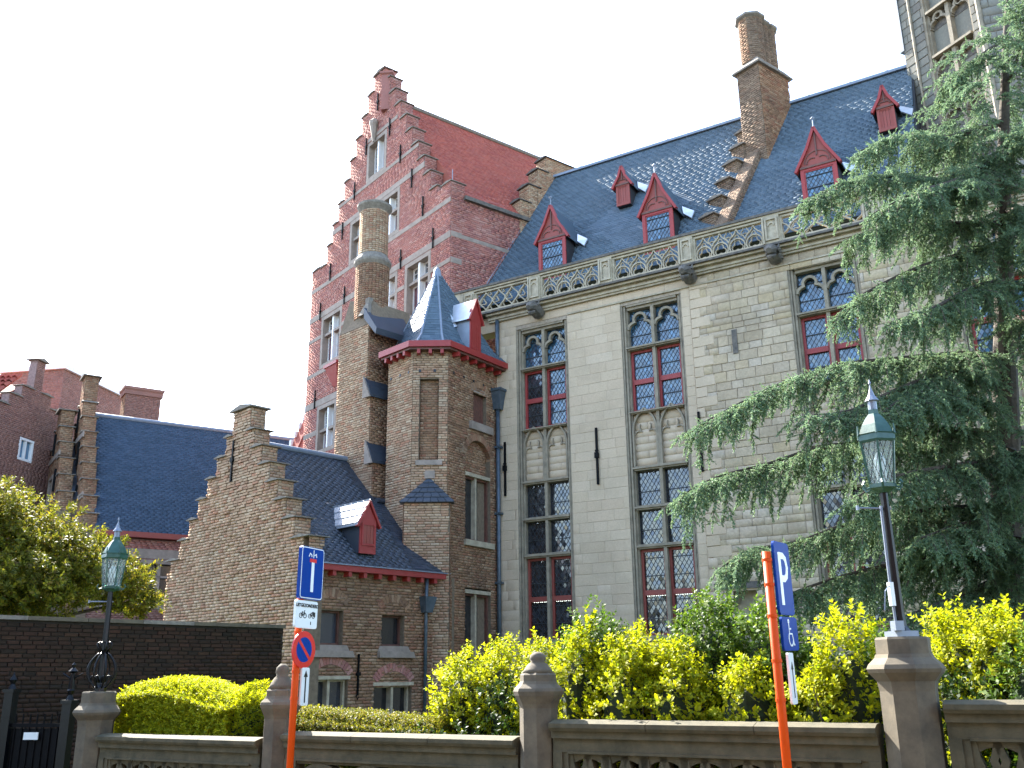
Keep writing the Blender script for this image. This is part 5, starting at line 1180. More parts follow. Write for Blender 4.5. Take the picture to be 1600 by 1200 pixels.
    m = MB(); pbox(BPl, a0, a1, z1-.012, z1+.012, -.09, .105, m); m.obj('fillet', 'rail_stone', t)
segment(.68, 3.60, .95, 'leaf', 'pierced stone balustrade section in front of the clipped round-topped golden hedge')
segment(4.00, 7.15, 1.03, 'arch', 'pierced stone balustrade section with arched tracery between the orange sign pole and the middle post')
segment(7.56, 10.66, 1.20, 'leaf', 'pierced stone balustrade section behind the parking sign pole')
segment(11.20, 14.2, 1.39, 'leaf', 'pierced stone balustrade section right of the big lamp pier')

# ---------------- houses across the street, behind the camera: they show as dark reflections in the lower windows
OP = (-22.0, 6.0)
def opposite(x0, w_, h, mat, label):
    q = local((9.0, -15.2), 120.5+180)(x0, 0); t = thing('street_house', label, 'house', (q[0], q[1], -.35), az(120.5+180))
    HP = Plane((0, 0, 0), (1, 0, 0), (0, 0, 1), (0, -1, 0)); ho = []
    for z in (1.0, 4.2, 7.3):
        n = int(w_/2.2)
        for k in range(n): ho.append((w_*(k+.5)/n-.55, w_*(k+.5)/n+.55, z, z+1.9))
    wall_mb(HP, tiles_rect(0, w_, 0, h, ho), .4).obj('front_wall', mat, t); MB().box(0, w_, .6, 8, 0, h).obj('house_body', 'dark_mortar', t)
    for a, b, c, d in ho: wd = frame_rect(HP, a, b, c, d, .08, -.2, .02).obj('window', 'white_paint', t); pbox(HP, a+.08, b-.08, c+.08, d-.08, -.2, -.16).obj('pane', 'dark_glass', wd)
    m = MB(); m.prism([(-.3, h), (8.2, h), (4, h+3.2)], 0, w_, lambda a, b, d: (d, a, b)); fix(m.obj('roof', 'dark_slate', t))
for x0, w_, h, mt, lb in ((-14, 8, 11.5, 'brown_brick', 'brown brick house across the street, only reflected in the tall windows'), (-6, 7, 13, 'dark_brick', 'tall dark brick house across the street, only reflected in the lower windows'),
                          (1, 9, 12.5, 'pink_brick', 'pinkish brick house across the street, only reflected in the lower windows'), (10, 8, 13.5, 'brown_brick', 'narrow brown house across the street, only reflected in the windows'), (18, 10, 12, 'dark_brick', 'wide dark house across the street, only reflected in the windows')):
    opposite(x0, w_, h, mt, lb)

# ---------------- lamps
def street_lamp(loc, hp, rz, label, big):
    t = thing('street_lamp', label, 'street lamp', loc, rz, None)
    m = MB(); m.lathe([(.085, 0), (.085, .05), (.055, .09), (.045, .2), (.036, hp-.2), (.034, hp-.02), (.06, hp)], (0, 0), 8); m.obj('post', 'lamp_black', t)
    for k in range(8):                       # scrolled feet
        if not big or k < 4:
            a = R(45*k+22); c, s = math.cos(a), math.sin(a); pts = []
            for q in range(13):
                u = q/12; r_ = .04+.155*math.sin(math.pi*u)**.8; z = .02+.50*u; pts.append((c*r_, s*r_, z))
            if not big: m = MB(); m.tube(pts, .013, 5); m.tube([(c*(.05+.045*(1+math.cos(3.14*g_/5))), s*(.05+.045*(1+math.cos(3.14*g_/5))), .16+.05*math.sin(3.14*g_/5*1.6)) for g_ in range(9)], .009, 5); m.tube([(c*.04, s*.04, .52), (c*.09, s*.09, .58), (c*.10, s*.10, .64), (c*.06, s*.06, .66)], .010, 5); m.obj('scroll', 'lamp_black', t, smooth=True)
    if big:
        m = MB(); m.box(-.10, .10, -.10, .10, .0, .05); m.box(-.13, -.05, -.14, -.06, .05, .13); m.obj('foot', 'lead', t)
        m = MB(); m.tube([(-.05, -.02, .05), (-.06, -.02, .45), (-.055, -.02, hp-.15)], .012, 6); m.tube([(-.06, -.03, .45), (-.14, -.06, .38), (-.16, -.05, .22)], .006, 5); m.obj('cable', 'lead', t)
        m = MB(); m.box(-.085, -.045, -.05, -.01, .26, .46); m.obj('junction_box', 'sign_white', t)
    m = MB(); m.tube([(-.26, 0, hp-.17), (.05, 0, hp-.17)], .009, 5); m.tube([(-.27, 0, hp-.19), (-.27, 0, hp-.15)], .014, 5); m.obj('ladder_arm', 'lead', t)
    # lantern, hexagonal
    z0 = hp+.02; lh = .42; r0, r1 = .115, .160
    ln = MB(); ln.lathe([(.05, hp-.03), (.13, z0-.01), (.13, z0+.02), (.10, z0+.03)], (0, 0), 6); lo = ln.obj('lantern', 'lamp_green', t)
    for k in range(6):
        a, b = R(60*k), R(60*k+60); A, B = Vector((r0*math.cos(a), r0*math.sin(a), z0+.03)), Vector((r0*math.cos(b), r0*math.sin(b), z0+.03)); C_, D_ = Vector((r1*math.cos(b), r1*math.sin(b), z0+lh)), Vector((r1*math.cos(a), r1*math.sin(a), z0+lh))
        m = MB(); m.tube([A, D_], .011, 4); m.obj('corner_bar', 'lamp_green', lo)
        m = MB(); i = .985; m.quad(A*1, B*1, C_*1, D_*1); m.obj('lantern_glass', 'lantern_glass', lo)
        m = MB(); n_ = 3
        for j in range(-n_, n_+1):
            for sg in (1, -1):
                p0, p1 = j/n_, j/n_+sg*1.0*.9
                pts = []
                for u in [q/10 for q in range(11)]:
                    x = p0+(p1-p0)*u
                    if 0 <= x <= 1: pts.append(A.lerp(B, x).lerp(D_.lerp(C_, x), u))
                if len(pts) > 1: m.tube([pts[0]*1.004, pts[-1]*1.004], .003, 3)
        m.obj('glass_lattice', 'lamp_black', lo, kind='stuff')
    m = MB(); m.lathe([(.165, z0+lh-.02), (.18, z0+lh), (.175, z0+lh+.05), (.185, z0+lh+.06)], (0, 0), 6); m.obj('frieze', 'lamp_green', lo)
    m = MB(); m.lathe([(.17, z0+lh+.06), (.13, z0+lh+.15), (.085, z0+lh+.22), (.05, z0+lh+.26), (.048, z0+lh+.30)], (0, 0), 6); m.obj('hood', 'lamp_green', lo)
    m = MB(); m.lathe([(.040, z0+lh+.30), (.040, z0+lh+.38), (.065, z0+lh+.385), (.03, z0+lh+.44), (.012, z0+lh+.50), (.005, z0+lh+.54), (.014, z0+lh+.555), (.0, z0+lh+.60)], (0, 0), 10); m.obj('spire', 'lead', lo)
    for k in range(6):
        a = R(60*k); c, s = math.cos(a), math.sin(a)
        m = MB(); m.tube([(c*.178, s*.178, z0+lh+.05), (c*.178, s*.178, z0+lh+.14)], [.012, .005], 5); m.tube([(c*.10, s*.10, z0+.0), (c*.16, s*.16, z0-.02), (c*.19, s*.19, z0+.02), (c*.17, s*.17, z0+.05)], .011, 5); m.obj('crocket', 'lamp_green', lo)
    MB().lathe([(.03, z0+.03), (.05, z0+.12), (.05, z0+.25), (.02, z0+.32)], (0, 0), 10).obj('bulb', 'sign_white', lo)
m_, t_, b_, o_ = newmat('lantern_glass'); b_.inputs['Base Color'].default_value = (.75, .85, .8, 1); b_.inputs['Roughness'].default_value = .12; b_.inputs['Transmission Weight'].default_value = .75; b_.inputs['IOR'].default_value = 1.01; MAT['lantern_glass'] = m_
q = BL(.42, 0); street_lamp((q[0], q[1], 1.49), 1.38, R(15), 'smaller street lamp with green lantern and scrolled iron foot, at the left', False)
q = BL(10.93, 0); street_lamp((q[0], q[1], 1.90), 1.28, R(10), 'larger street lamp with green lantern on a plain black post, at the right', True)

# ---------------- iron gate at the far left
gt = thing('iron_gate', 'dark iron gate with square posts and small white notice, left of the left lamp pier', 'gate', (-6.75, 14.6, -.3), az(100))
def gpost(x, h, fin):
    m = MB(); m.box(x-.07, x+.07, -.07, .07, 0, h); m.box(x-.09, x+.09, -.09, .09, h, h+.05)
    m.lathe([(.06, h+.05), (.03, h+.12), (.055, h+.18), (.02, h+.24), (.0, h+.3)], (x, 0), 8)
    if fin: m.lathe([(.045, h+.2), (.03, h+.42), (.07, h+.45), (.02, h+.5), (.03, h+.54), (.0, h+.58)], (x, 0), 8); m.tube([(x-.16, 0, h+.42), (x-.05, 0, h+.36), (x, 0, h+.3), (x+.05, 0, h+.36), (x+.16, 0, h+.42)], .012, 5)
    m.obj('gate_post', 'lamp_black', gt)
gpost(.28, 1.62, True); gpost(-.68, 1.78, False)
m = MB(); 
for z in (.25, 1.3): m.box(-.62, .22, -.02, .02, z, z+.05)
m.obj('gate_rail', 'iron', gt)
for k in range(7): MB().tube([(-.55+.115*k, 0, .1), (-.55+.115*k, 0, 1.48)], .012, 5).obj('gate_bar', 'iron', gt)
MB().box(-.60, .20, .01, .03, .28, 1.28).obj('gate_sheet', 'iron', gt)
MB().box(-.36, -.13, -.05, -.035, 1.13, 1.23).obj('notice_plate', 'sign_white', gt)

# ================================================================== SIGNS
def rrect(w_, h_, r_, n=5): return [(sx*(w_/2-r_)+r_*math.cos(R(a0+90*k/n)), sz*(h_/2-r_)+r_*math.sin(R(a0+90*k/n))) for sx, sz, a0 in ((1, -1, -90), (1, 1, 0), (-1, 1, 90), (-1, -1, 180)) for k in range(n+1)]
def sign_thing(loc, azd, lean, label):
    t = thing('road_sign_pole', label, 'road sign', loc, az(azd)); t.rotation_euler = (0, R(lean), az(azd)); return t
SGN = Plane((0, 0, 0), (1, 0, 0), (0, 0, 1), (0, -1, 0))
def plate(t, x, z, w_, h_, r_, th, col, rim, name, rimw=.010):
    m = MB(); m.prism([(a+x, b+z) for a, b in rrect(w_, h_, r_)], .04, .04+th, SGN); p = m.obj(name, rim, t)
    m = MB(); m.prism([(a+x, b+z) for a, b in rrect(w_-2*rimw, h_-2*rimw, r_*.8)], .04+th, .042+th, SGN); m.obj('sign_face', col, p); return p
def text(s, x, z, size, mat, parent, d, bold=0.0, sx=1.0):
    cu = bpy.data.curves.new('lettering', 'FONT'); cu.body = s; cu.size = size; cu.align_x = 'CENTER'; cu.align_y = 'CENTER'; cu.extrude = .001; cu.offset = bold
    o = bpy.data.objects.new('tmp_text', cu); COL.objects.link(o); bpy.context.view_layer.update()
    me = bpy.data.meshes.new_from_object(o.evaluated_get(bpy.context.evaluated_depsgraph_get())); COL.objects.unlink(o); bpy.data.objects.remove(o)
    q = bpy.data.objects.new('lettering', me); me.materials.clear(); me.materials.append(MAT[mat]); COL.objects.link(q); q.parent = parent
    q.location = (x, -d-.002, z); q.rotation_euler = (R(90), 0, 0); q.scale = (sx, 1, 1); return q
# left pole: dead end except cyclists, no parking, arrow
def bike(m, x, z, s, d):
    for c in (-.5, .5): m.strip(arc(x+c*s, z, s*.34, 0, 360, 12), s*.10, d, d+.003, SGN)
    for p in ([(-.5, 0), (-.15, .5), (.35, .5), (.5, 0)], [(-.5, 0), (0, 0), (.35, .5)], [(0, 0), (-.2, .62)], [(.35, .5), (.3, .72), (.5, .74)]): m.strip([(x+a*s, z+b*s) for a, b in p], s*.10, d, d+.0031, SGN)
ls = sign_thing((-2.43, 10.93, -.1), 26, .8, 'orange-red pole with blue dead-end sign, white bicycle panel and round no-parking sign')
MB().tube([(0, 0, 0), (0, 0, 3.05)], .038, 12).obj('pole', 'orange_pole', ls, smooth=True)
p = plate(ls, .08, 2.87, .40, .57, .035, .045, 'sign_blue', 'sign_white', 'dead_end_sign')
m = MB(); m.prism([(a+.08, b+2.87) for a, b in rrect(.412, .582, .037)], .038, .083, SGN); m.obj('sign_body', 'sign_blue', p)
pbox(SGN, .055, .105, 2.66, 2.99, .088, .090).obj('white_stem', 'sign_white', p); pbox(SGN, .02, .14, 2.99, 3.03, .088, .091).obj('red_bar', 'sign_red', p)
m = MB(); m.strip([(.0, 3.05), (.02, 3.09), (.05, 3.07), (.05, 3.05)], .014, .088, .090, SGN); m.strip([(.085, 3.04), (.085, 3.13)], .012, .088, .090, SGN); m.strip([(.10, 3.07), (.13, 3.09), (.14, 3.05)], .014, .088, .090, SGN); m.obj('cycle_mark', 'sign_white', p)
p = plate(ls, .04, 2.41, .39, .30, .03, .03, 'sign_white', 'sign_white', 'exception_panel')
text('UITGEZONDERD', .04, 2.505, .052, 'sign_black', p, .074, .0015)
m = MB(); bike(m, -.03, 2.395, .075, .0725); bike(m, .125, 2.395, .065, .0725); m.prism([(.16, 2.39), (.19, 2.39), (.19, 2.44), (.13, 2.44)], .0725, .075, SGN); m.tube([SGN(.115, 2.30, .0735), SGN(.115, 2.335, .0735)], .006, 4); m.obj('bicycle_symbols', 'sign_black', p)
m = MB(); m.prism([(a+.05, b+2.03) for a, b in arc(0, 0, .20, 0, 350, 35)], .04, .058, SGN); nd = m.obj('no_parking_sign', 'sign_red', ls)
m = MB(); m.prism([(a+.05, b+2.03) for a, b in arc(0, 0, .135, 0, 350, 35)], .058, .060, SGN); m.obj('blue_disc', 'sign_blue', nd)
m = MB(); m.strip([(-.045, 2.125), (.145, 1.935)], .035, .060, .062, SGN); m.obj('red_slash', 'sign_red', nd)
p = plate(ls, .10, 1.64, .135, .40, .02, .02, 'sign_white', 'sign_white', 'arrow_panel')
m = MB(); pbox(SGN, .09, .11, 1.47, 1.76, .063, .065, m); m.prism([(.065, 1.74), (.135, 1.74), (.10, 1.81)], .063, .065, SGN); m.obj('arrow', 'sign_black', p)
for z in (1.78, 2.2, 2.6, 1.5): MB().lathe([(.044, z), (.044, z+.03)], (0, 0), 12).obj('pole_clamp', 'orange_pole', ls)
# right pole: parking for disabled
rs = sign_thing((2.13, 8.02, 0), 33, -1.6, 'orange-red pole with blue parking P sign and wheelchair panel, before the green shrubs')
MB().tube([(0, 0, 0), (0, 0, 2.58)], .036, 12).obj('pole', 'orange_pole', rs, smooth=True)
p = plate(rs, .21, 2.37, .40, .60, .05, .02, 'sign_blue', 'sign_blue', 'parking_sign', .004)
m = MB(); pbox(SGN, .09, .155, 2.15, 2.58, .062, .065, m); m.strip([(.12, 2.555), (.22, 2.555), (.275, 2.53), (.30, 2.46), (.275, 2.39), (.22, 2.365), (.12, 2.365)], .055, .062, .0655, SGN); m.obj('letter_p', 'sign_white', p)
p = plate(rs, .23, 1.92, .40, .27, .04, .02, 'sign_blue', 'sign_blue', 'wheelchair_panel', .004)
m = MB(); m.strip([(.20, 2.0), (.20, 1.92), (.27, 1.92), (.30, 1.83), (.32, 1.835)], .016, .062, .064, SGN); m.strip(arc(.23, 1.88, .055, 120, 350, 14), .014, .062, .0645, SGN); m.strip(arc(.20, 2.02, .012, 0, 360, 10), .016, .062, .064, SGN); m.strip([(.20, 1.96), (.25, 1.96)], .013, .062, .064, SGN); m.obj('wheelchair_symbol', 'sign_white', p)
p = plate(rs, .18, 1.57, .13, .40, .02, .02, 'sign_white', 'sign_white', 'time_panel')
m = MB(); pbox(SGN, .17, .185, 1.42, 1.66, .063, .065, m); m.prism([(.15, 1.64), (.205, 1.64), (.178, 1.70)], .063, .065, SGN); m.obj('arrow', 'sign_black', p)
for z in (1.4, 1.7, 2.05, 2.3, 2.5): MB().lathe([(.042, z), (.042, z+.025)], (0, 0), 12).obj('pole_clamp', 'orange_pole', rs)

LIMBS= [[(9.68, 15.77, 13.4), (8.69, 15.76, 12.69), (7.97, 15.58, 12.0)], [(9.6, 15.81, 12.42), (9.67, 15.18, 12.96), (9.72, 14.55, 13.73)], [(9.45, 15.9, 11.64), (8.24, 15.78, 11.23), (7.25, 15.71, 11.24), (6.55, 15.69, 10.92)], [(9.37, 15.95, 10.98), (7.95, 15.03, 9.93), (6.86, 14.46, 9.38), (6.04, 14.17, 8.88)], [(9.27, 16.01, 10.2), (8.04, 15.66, 10.22), (6.94, 15.52, 10.29), (6.08, 15.45, 10.13), (5.36, 15.4, 9.79)], [(9.19, 16.06, 9.56), (7.9, 15.62, 9.36), (6.93, 15.52, 9.32), (6.03, 15.36, 9.0)], [(9.12, 16.09, 9.06), (7.96, 15.47, 8.66), (6.94, 15.3, 8.29), (5.98, 15.27, 7.81), (5.59, 15.21, 7.49)], [(9.05, 16.14, 8.44), (7.88, 15.06, 7.87), (6.97, 14.63, 7.36), (6.26, 14.51, 7.1)], [(8.86, 16.24, 6.99), (7.78, 15.67, 6.87), (6.57, 15.46, 6.73), (5.63, 15.3, 6.6), (4.73, 15.28, 6.36), (3.85, 15.32, 5.98), (3.02, 15.31, 5.54)], [(8.81, 16.27, 6.64), (7.43, 15.51, 6.48), (6.28, 14.93, 6.03), (5.4, 14.64, 5.63), (4.66, 14.57, 5.52)], [(8.74, 16.31, 6.06), (7.3, 15.35, 6.03), (6.36, 14.68, 5.84), (5.63, 14.23, 5.41)], [(8.68, 16.34, 5.6), (7.48, 15.93, 5.57), (6.3, 15.79, 5.38), (5.2, 15.77, 5.27), (4.29, 15.72, 5.0), (3.4, 15.64, 4.77), (2.76, 15.66, 4.46)], [(8.62, 16.37, 5.15), (7.16, 15.42, 4.84), (6.04, 14.81, 4.57), (5.22, 14.6, 4.18)], [(8.52, 16.42, 4.37), (6.96, 15.95, 4.19), (5.71, 15.8, 4.02), (4.7, 15.71, 3.7), (3.85, 15.74, 3.56), (3.39, 15.64, 3.3)], [(8.49, 16.44, 4.15), (7.21, 15.39, 3.89), (6.27, 14.72, 3.6)], [(8.4, 16.48, 3.49), (7.05, 15.91, 3.44), (5.81, 15.76, 3.23), (4.82, 15.68, 2.98), (3.98, 15.7, 2.69)], [(8.36, 16.5, 3.17), (7.07, 15.46, 2.78), (5.97, 14.84, 2.46)], [(8.65, 16.35, 5.37), (8.31, 14.83, 4.81), (8.22, 13.72, 4.37)], [(8.95, 16.19, 7.71), (8.93, 14.82, 7.18), (8.63, 13.48, 6.26)], [(9.22, 16.04, 9.82), (9.19, 14.66, 9.1), (8.86, 13.32, 7.97)], [(8.45, 16.46, 3.82), (8.29, 14.84, 3.49), (8.18, 13.75, 3.08)], [(9.35, 15.96, 10.85), (9.36, 14.79, 10.93), (9.11, 13.76, 10.15)]]
BUSHES= [('g', (-0.56, 12.29, 1.91), 0.37, 0.94), ('g', (-0.11, 12.0, 1.99), 0.32, 0.95), ('g', (0.34, 11.5, 1.99), 0.27, 1.04), ('m', (0.92, 11.16, 2.32), 0.36, 1.12), ('g', (0.71, 10.78, 2.09), 0.25, 1.13), ('g', (1.35, 10.61, 2.05), 0.4, 1.13), ('g', (1.05, 10.15, 1.84), 0.31, 1.16), ('m', (2.1, 10.59, 2.41), 0.4, 1.13), ('m', (2.55, 10.08, 2.26), 0.31, 1.14), ('g', (1.53, 9.88, 1.83), 0.3, 1.16), ('m', (2.78, 9.81, 2.03), 0.24, 1.15), ('g', (2.1, 9.47, 1.69), 0.33, 1.17), ('g', (3.06, 9.1, 2.1), 0.29, 1.18), ('m', (3.34, 9.32, 1.97), 0.2, 1.17), ('g', (2.64, 8.92, 1.62), 0.25, 1.19), ('g', (3.76, 8.4, 2.08), 0.28, 1.3), ('g', (3.99, 8.07, 2.11), 0.3, 1.31), ('m', (3.94, 7.64, 1.84), 0.2, 1.32), ('g', (4.31, 7.9, 2.04), 0.27, 1.31)]

# ================================================================== PLANTS
MAT['core_shade'] = plain('core_shade', (.018, .032, .006), .95, scale=25, col2=(.01, .015, .006))  # near-black green that paints the shade inside shrubs and hedges
NR = np.random.RandomState(5)
def frames_from_dirs(D, roll):
    D = D/np.linalg.norm(D, axis=1, keepdims=True); up = np.tile([0, 0, 1.], (len(D), 1)); up[np.abs(D[:, 2]) > .93] = [1, 0, 0]
    X = np.cross(up, D); X /= np.linalg.norm(X, axis=1, keepdims=True); Y = np.cross(D, X)
    c, s = np.cos(roll)[:, None], np.sin(roll)[:, None]; return X*c+Y*s, Y*c-X*s, D
def place(templates, P, D, S, roll):
    X, Y, Z = frames_from_dirs(D, roll); V = []; F = []; n = 0; k = NR.randint(0, len(templates), len(P))
    for i, (tv, tf) in enumerate(templates):
        m = k == i
        if not m.any(): continue
        v = (tv[None, :, 0:1]*X[m][:, None, :]+tv[None, :, 1:2]*Y[m][:, None, :]+tv[None, :, 2:3]*Z[m][:, None, :])*S[m][:, None, None]+P[m][:, None, :]
        f = tf[None]+(np.arange(m.sum())*len(tv))[:, None, None]+n; V.append(v.reshape(-1, 3)); F.append(f.reshape(-1, 4)); n += len(tv)*m.sum()
    return np.concatenate(V), np.concatenate(F)
def sprig(nl, L, leaf, wid, spread, seed, droop=0.0):
    """a shoot of length L along +z with nl pairs of folded leaves"""
    r = np.random.RandomState(seed); V = []; F = []
    for i in range(nl):
        z = L*(i+1)/nl; base = np.array([droop*(z/L)**2*.3*L, 0, z]); sc = leaf*(.55+.6*r.rand())*(1-.35*(i/nl))
        for sgn in (0, 1):
            a = i*1.57+sgn*math.pi+r.randn()*.35; tilt = spread+r.randn()*.25
            d = np.array([math.cos(a)*math.sin(tilt), math.sin(a)*math.sin(tilt), math.cos(tilt)]); s = np.cross(d, [0, 0, 1.]); s /= np.linalg.norm(s)+1e-9; nn = np.cross(s, d)
            n = len(V); w2 = sc*wid
            V += [base, base+d*sc*.45+s*w2+nn*.12*sc, base+d*sc, base+d*sc*.45-s*w2+nn*.12*sc]; F.append((n, n+1, n+2, n+3))
    return np.array(V), np.array(F)
PRIVET = [sprig(5, .13, .056, .34, .95, s) for s in range(6)]
SMALL = [sprig(5, .09, .034, .3, .9, s+20) for s in range(6)]
BIGL = [sprig(5, .22, .12, .24, 1.0, s+40) for s in range(6)]
def blob_points(n, c, r, zmin=None, shell=.45, bumpy=.25, seed=1):
    rs = np.random.RandomState(seed); d = rs.randn(n, 3); d /= np.linalg.norm(d, axis=1, keepdims=True)
    b = 1+bumpy*(np.sin(d[:, 0]*5+seed)*np.cos(d[:, 1]*6+seed*2)+np.sin(d[:, 2]*7+seed)*.6)
    rad = (shell+(1-shell)*rs.rand(n)**.7)*b; P = np.array(c)+d*rad[:, None]*np.array(r)
    D = d*np.array([1, 1, .8])+[0, 0, .55]+rs.randn(n, 3)*.35
    if zmin is not None: P[:, 2] = np.maximum(P[:, 2], zmin+rs.rand(n)*.1)
    return P, D
def stems(base, tops, r, mat, parent, name='stem'):
    m = MB()
    for t in tops: b = Vector(base); t = Vector(t); mid = b.lerp(t, .5)+Vector((rnd.uniform(-.06, .06), rnd.uniform(-.06, .06), .05)); m.tube([b, mid, t], [r, r*.7, r*.3], 5, cap=False)
    return m.obj(name, mat, parent)
def shrub(c, rx, ztop, zbot, mat, label, n, tmpl=PRIVET, group='garden shrubs behind the balustrade'):
    x, y = c; t = thing('shrub', label, 'shrub', (x, y, -.05), 0, group)
    cz = (ztop+zbot)/2-.1; rz = (ztop-cz)*.92
    P, D = blob_points(n, (0, 0, cz+.05), (rx, rx, rz), seed=int(abs(x*100+y*10)) % 97+1, shell=.6, bumpy=.16)
    m = MB(); prof = [(rx*.74*math.sin(math.pi*q/8), cz+.0-rz*.74*math.cos(math.pi*q/8)) for q in range(9)]; m.lathe(prof, (0, 0), 10, cap=False); m.obj('shade_core', 'core_shade', t)  # added solid core: paints inner shade and blocks the view through
    # upright leading shoots that break the outline
    k = n//22; a = NR.rand(k)*6.28; q = np.sqrt(NR.rand(k))*rx*.9; P2 = np.stack([q*np.cos(a), q*np.sin(a), cz+.05+rz*np.sqrt(np.maximum(0, 1-(q/rx)**2))*(.88+.22*NR.rand(k))], 1); D2 = np.stack([NR.randn(k)*.25, NR.randn(k)*.25, np.ones(k)], 1)
    P = np.concatenate([P, P2]); D = np.concatenate([D, D2]); V, F = place(tmpl, P, D, .75+.6*NR.rand(len(P)), NR.rand(len(P))*6.28)
    big_mesh('foliage', mat, V, F, t, kind=None)
    stems((0, 0, 0), [(NR.randn()*rx*.4, NR.randn()*rx*.4, cz+.3*rz) for _ in range(7)], .018, 'bark', t)
    return t
BL_LAB = ['golden shrub touching the left end of the shrub border, low lobe', 'golden shrub just left of the middle finial post', 'golden shrub directly behind the middle finial post', 'tall green shrub peak rising before the stone wall, between the two tall windows',
 'golden shrub in front of the green peak, right of the middle finial post', 'golden shrub below the second tall window', 'low golden shrub over the rail, right of the middle finial post', 'tallest green shrub, below the right edge of the second tall window',
 'green shrub left of the parking sign pole', 'low golden shrub at the rail between post and parking sign', 'green shrub just right of the parking sign pole', 'low golden shrub behind the parking sign pole',
 'golden shrub left of the big lamp pier', 'small green shrub touching the big lamp pier on its left', 'low golden shrub at the rail, right of the parking sign', 'golden shrub just right of the big lamp pier', 'golden shrub further right of the big lamp pier', 'small green shrub low behind the right balustrade', 'golden shrub at the right picture edge']
for i, (kind, p, r_, zb) in enumerate(BUSHES):
    s_ = 1.15 if p[0] > 3.6 else 1.0
    x, y, z = p[0]*s_, p[1]*s_, 1.6+(p[2]-1.6)*s_; zb2 = min(zb, .9)-.2
    r_ *= 1.18*s_
    ax_, ay_ = x+6.1, y-14.0; ux_, uy_ = math.sin(R(120.5)), math.cos(R(120.5)); bx, by = ax_*ux_+ay_*uy_, -ax_*uy_+ay_*ux_
    if by < r_+.16: z += (r_+.16-by)*.10; by = r_+.16; x, y = BL(bx, by)
    shrub((x, y), r_, z+.02, zb2, {'g': 'gold_leaf', 'm': 'mid_leaf'}[kind], BL_LAB[i], int(560*(r_/.35)**1.6*(z-zb2)/1.3))
# darker base growth behind the rail
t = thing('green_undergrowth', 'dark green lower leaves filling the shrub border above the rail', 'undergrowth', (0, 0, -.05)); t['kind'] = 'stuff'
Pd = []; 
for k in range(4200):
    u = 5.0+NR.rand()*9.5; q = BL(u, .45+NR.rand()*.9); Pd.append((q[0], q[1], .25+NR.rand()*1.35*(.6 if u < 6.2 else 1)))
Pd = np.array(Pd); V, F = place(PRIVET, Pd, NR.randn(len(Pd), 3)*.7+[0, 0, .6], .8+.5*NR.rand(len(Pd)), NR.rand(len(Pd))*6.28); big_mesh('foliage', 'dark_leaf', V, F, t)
# clipped hedge (left) and the low hedge
def hedge(label, x0, x1, y0, y1, zt, mat, n, zb, name='clipped_hedge'):
    q = BL(x0, y0); t = thing(name, label, 'hedge', (q[0], q[1], -.05), az(B_AZ)); L_, W_ = x1-x0, y1-y0; P = []; D = []
    for k in range(n):
        u, v, w_ = NR.rand(), NR.rand(), NR.rand(); top = zt(u)*(1-.10*(2*v-1)**4); f = NR.rand()
        if f < .5: p = (u*L_, v*W_, top-.02-.10*w_); d = (NR.randn()*.3, NR.randn()*.3, 1)
        elif f < .85: p = (u*L_, -.02+.12*w_, zb+(top-zb)*v); d = (NR.randn()*.3, -1, .5+NR.randn()*.2)
        else: p = ((u < .5)*L_+(.5-(u < .5))*0, v*W_, zb+(top-zb)*w_); d = ((1 if u < .5 else -1), 0, .5)
        P.append(p); D.append(d)
    P = np.array(P); D = np.array(D, dtype=float); V, F = place(SMALL, P, D, .8+.6*NR.rand(n), NR.rand(n)*6.28); big_mesh('foliage', mat, V, F, t, kind=None)
    m = MB(); m.box(.12, L_-.12, .12, W_-.1, 0, min(zt(.05), zt(.95))-.12+.05); m.obj('shade_core', 'core_shade', t)  # added dark box inside the hedge, standing for its inner shade
hedge('clipped golden hedge with a rounded top, left of the orange sign pole', .35, 2.62, .35, 1.35, lambda u: 1.52+.16*math.sin(math.pi*min(1, u*1.15+.05))-.10*u, 'gold_leaf', 15000, .5)
hedge('low olive hedge in front of the dark brick house wall', 2.9, 5.5, .75, 1.5, lambda u: 1.27-.14*u, 'tree_leaf', 9000, .4, 'low_hedge')
# broad-leaved tree at the left
lt = thing('broadleaf_tree', 'leafy yellow-green tree overhanging the dark garden wall at the left edge', 'tree', (-9.9, 18.3, -.1))
BLOBS = [((.2, -.2, 4.2), (1.3, 1.2, .95)), ((-.4, -.5, 4.75), (1.0, .9, .7)), ((1.25, -.1, 3.85), (1.05, .9, .75)), ((2.0, .1, 3.6), (.9, .8, .5)), ((.3, -1.3, 3.3), (1.1, .9, .8)), ((-.9, -1.3, 3.4), (1.2, 1.0, 1.0)), ((1.3, -1.0, 3.25), (.9, .8, .6)), ((2.55, .4, 3.2), (.5, .5, .35)), ((-.5, -2.2, 2.85), (.8, .6, .7)), ((-1.5, -.5, 4.4), (1.0, 1.0, 1.0))]
Ps, Ds = [], []
for i, (c, r_) in enumerate(BLOBS): P, D = blob_points(int(620*r_[0]*r_[2]*2.3), c, r_, seed=i+3, shell=.3); Ps.append(P); Ds.append(D)
P = np.concatenate(Ps); D = np.concatenate(Ds); V, F = place(BIGL, P, D, .6+.5*NR.rand(len(P)), NR.rand(len(P))*6.28); big_mesh('crown', 'tree_leaf', V, F, lt, kind=None)
m = MB(); m.tube([(0, 0, 0), (.05, .02, 1.5), (.0, .0, 3.0), (.1, -.1, 4.0)], [.16, .13, .11, .06], 10); m.obj('trunk', 'bark', lt)
m = MB()
for c, r_ in BLOBS: m.tube([(0, 0, 2.3), tuple(Vector((0, 0, 2.6)).lerp(Vector(c), .5)), c], [.07, .045, .015], 6)
m.obj('limb', 'bark', lt)

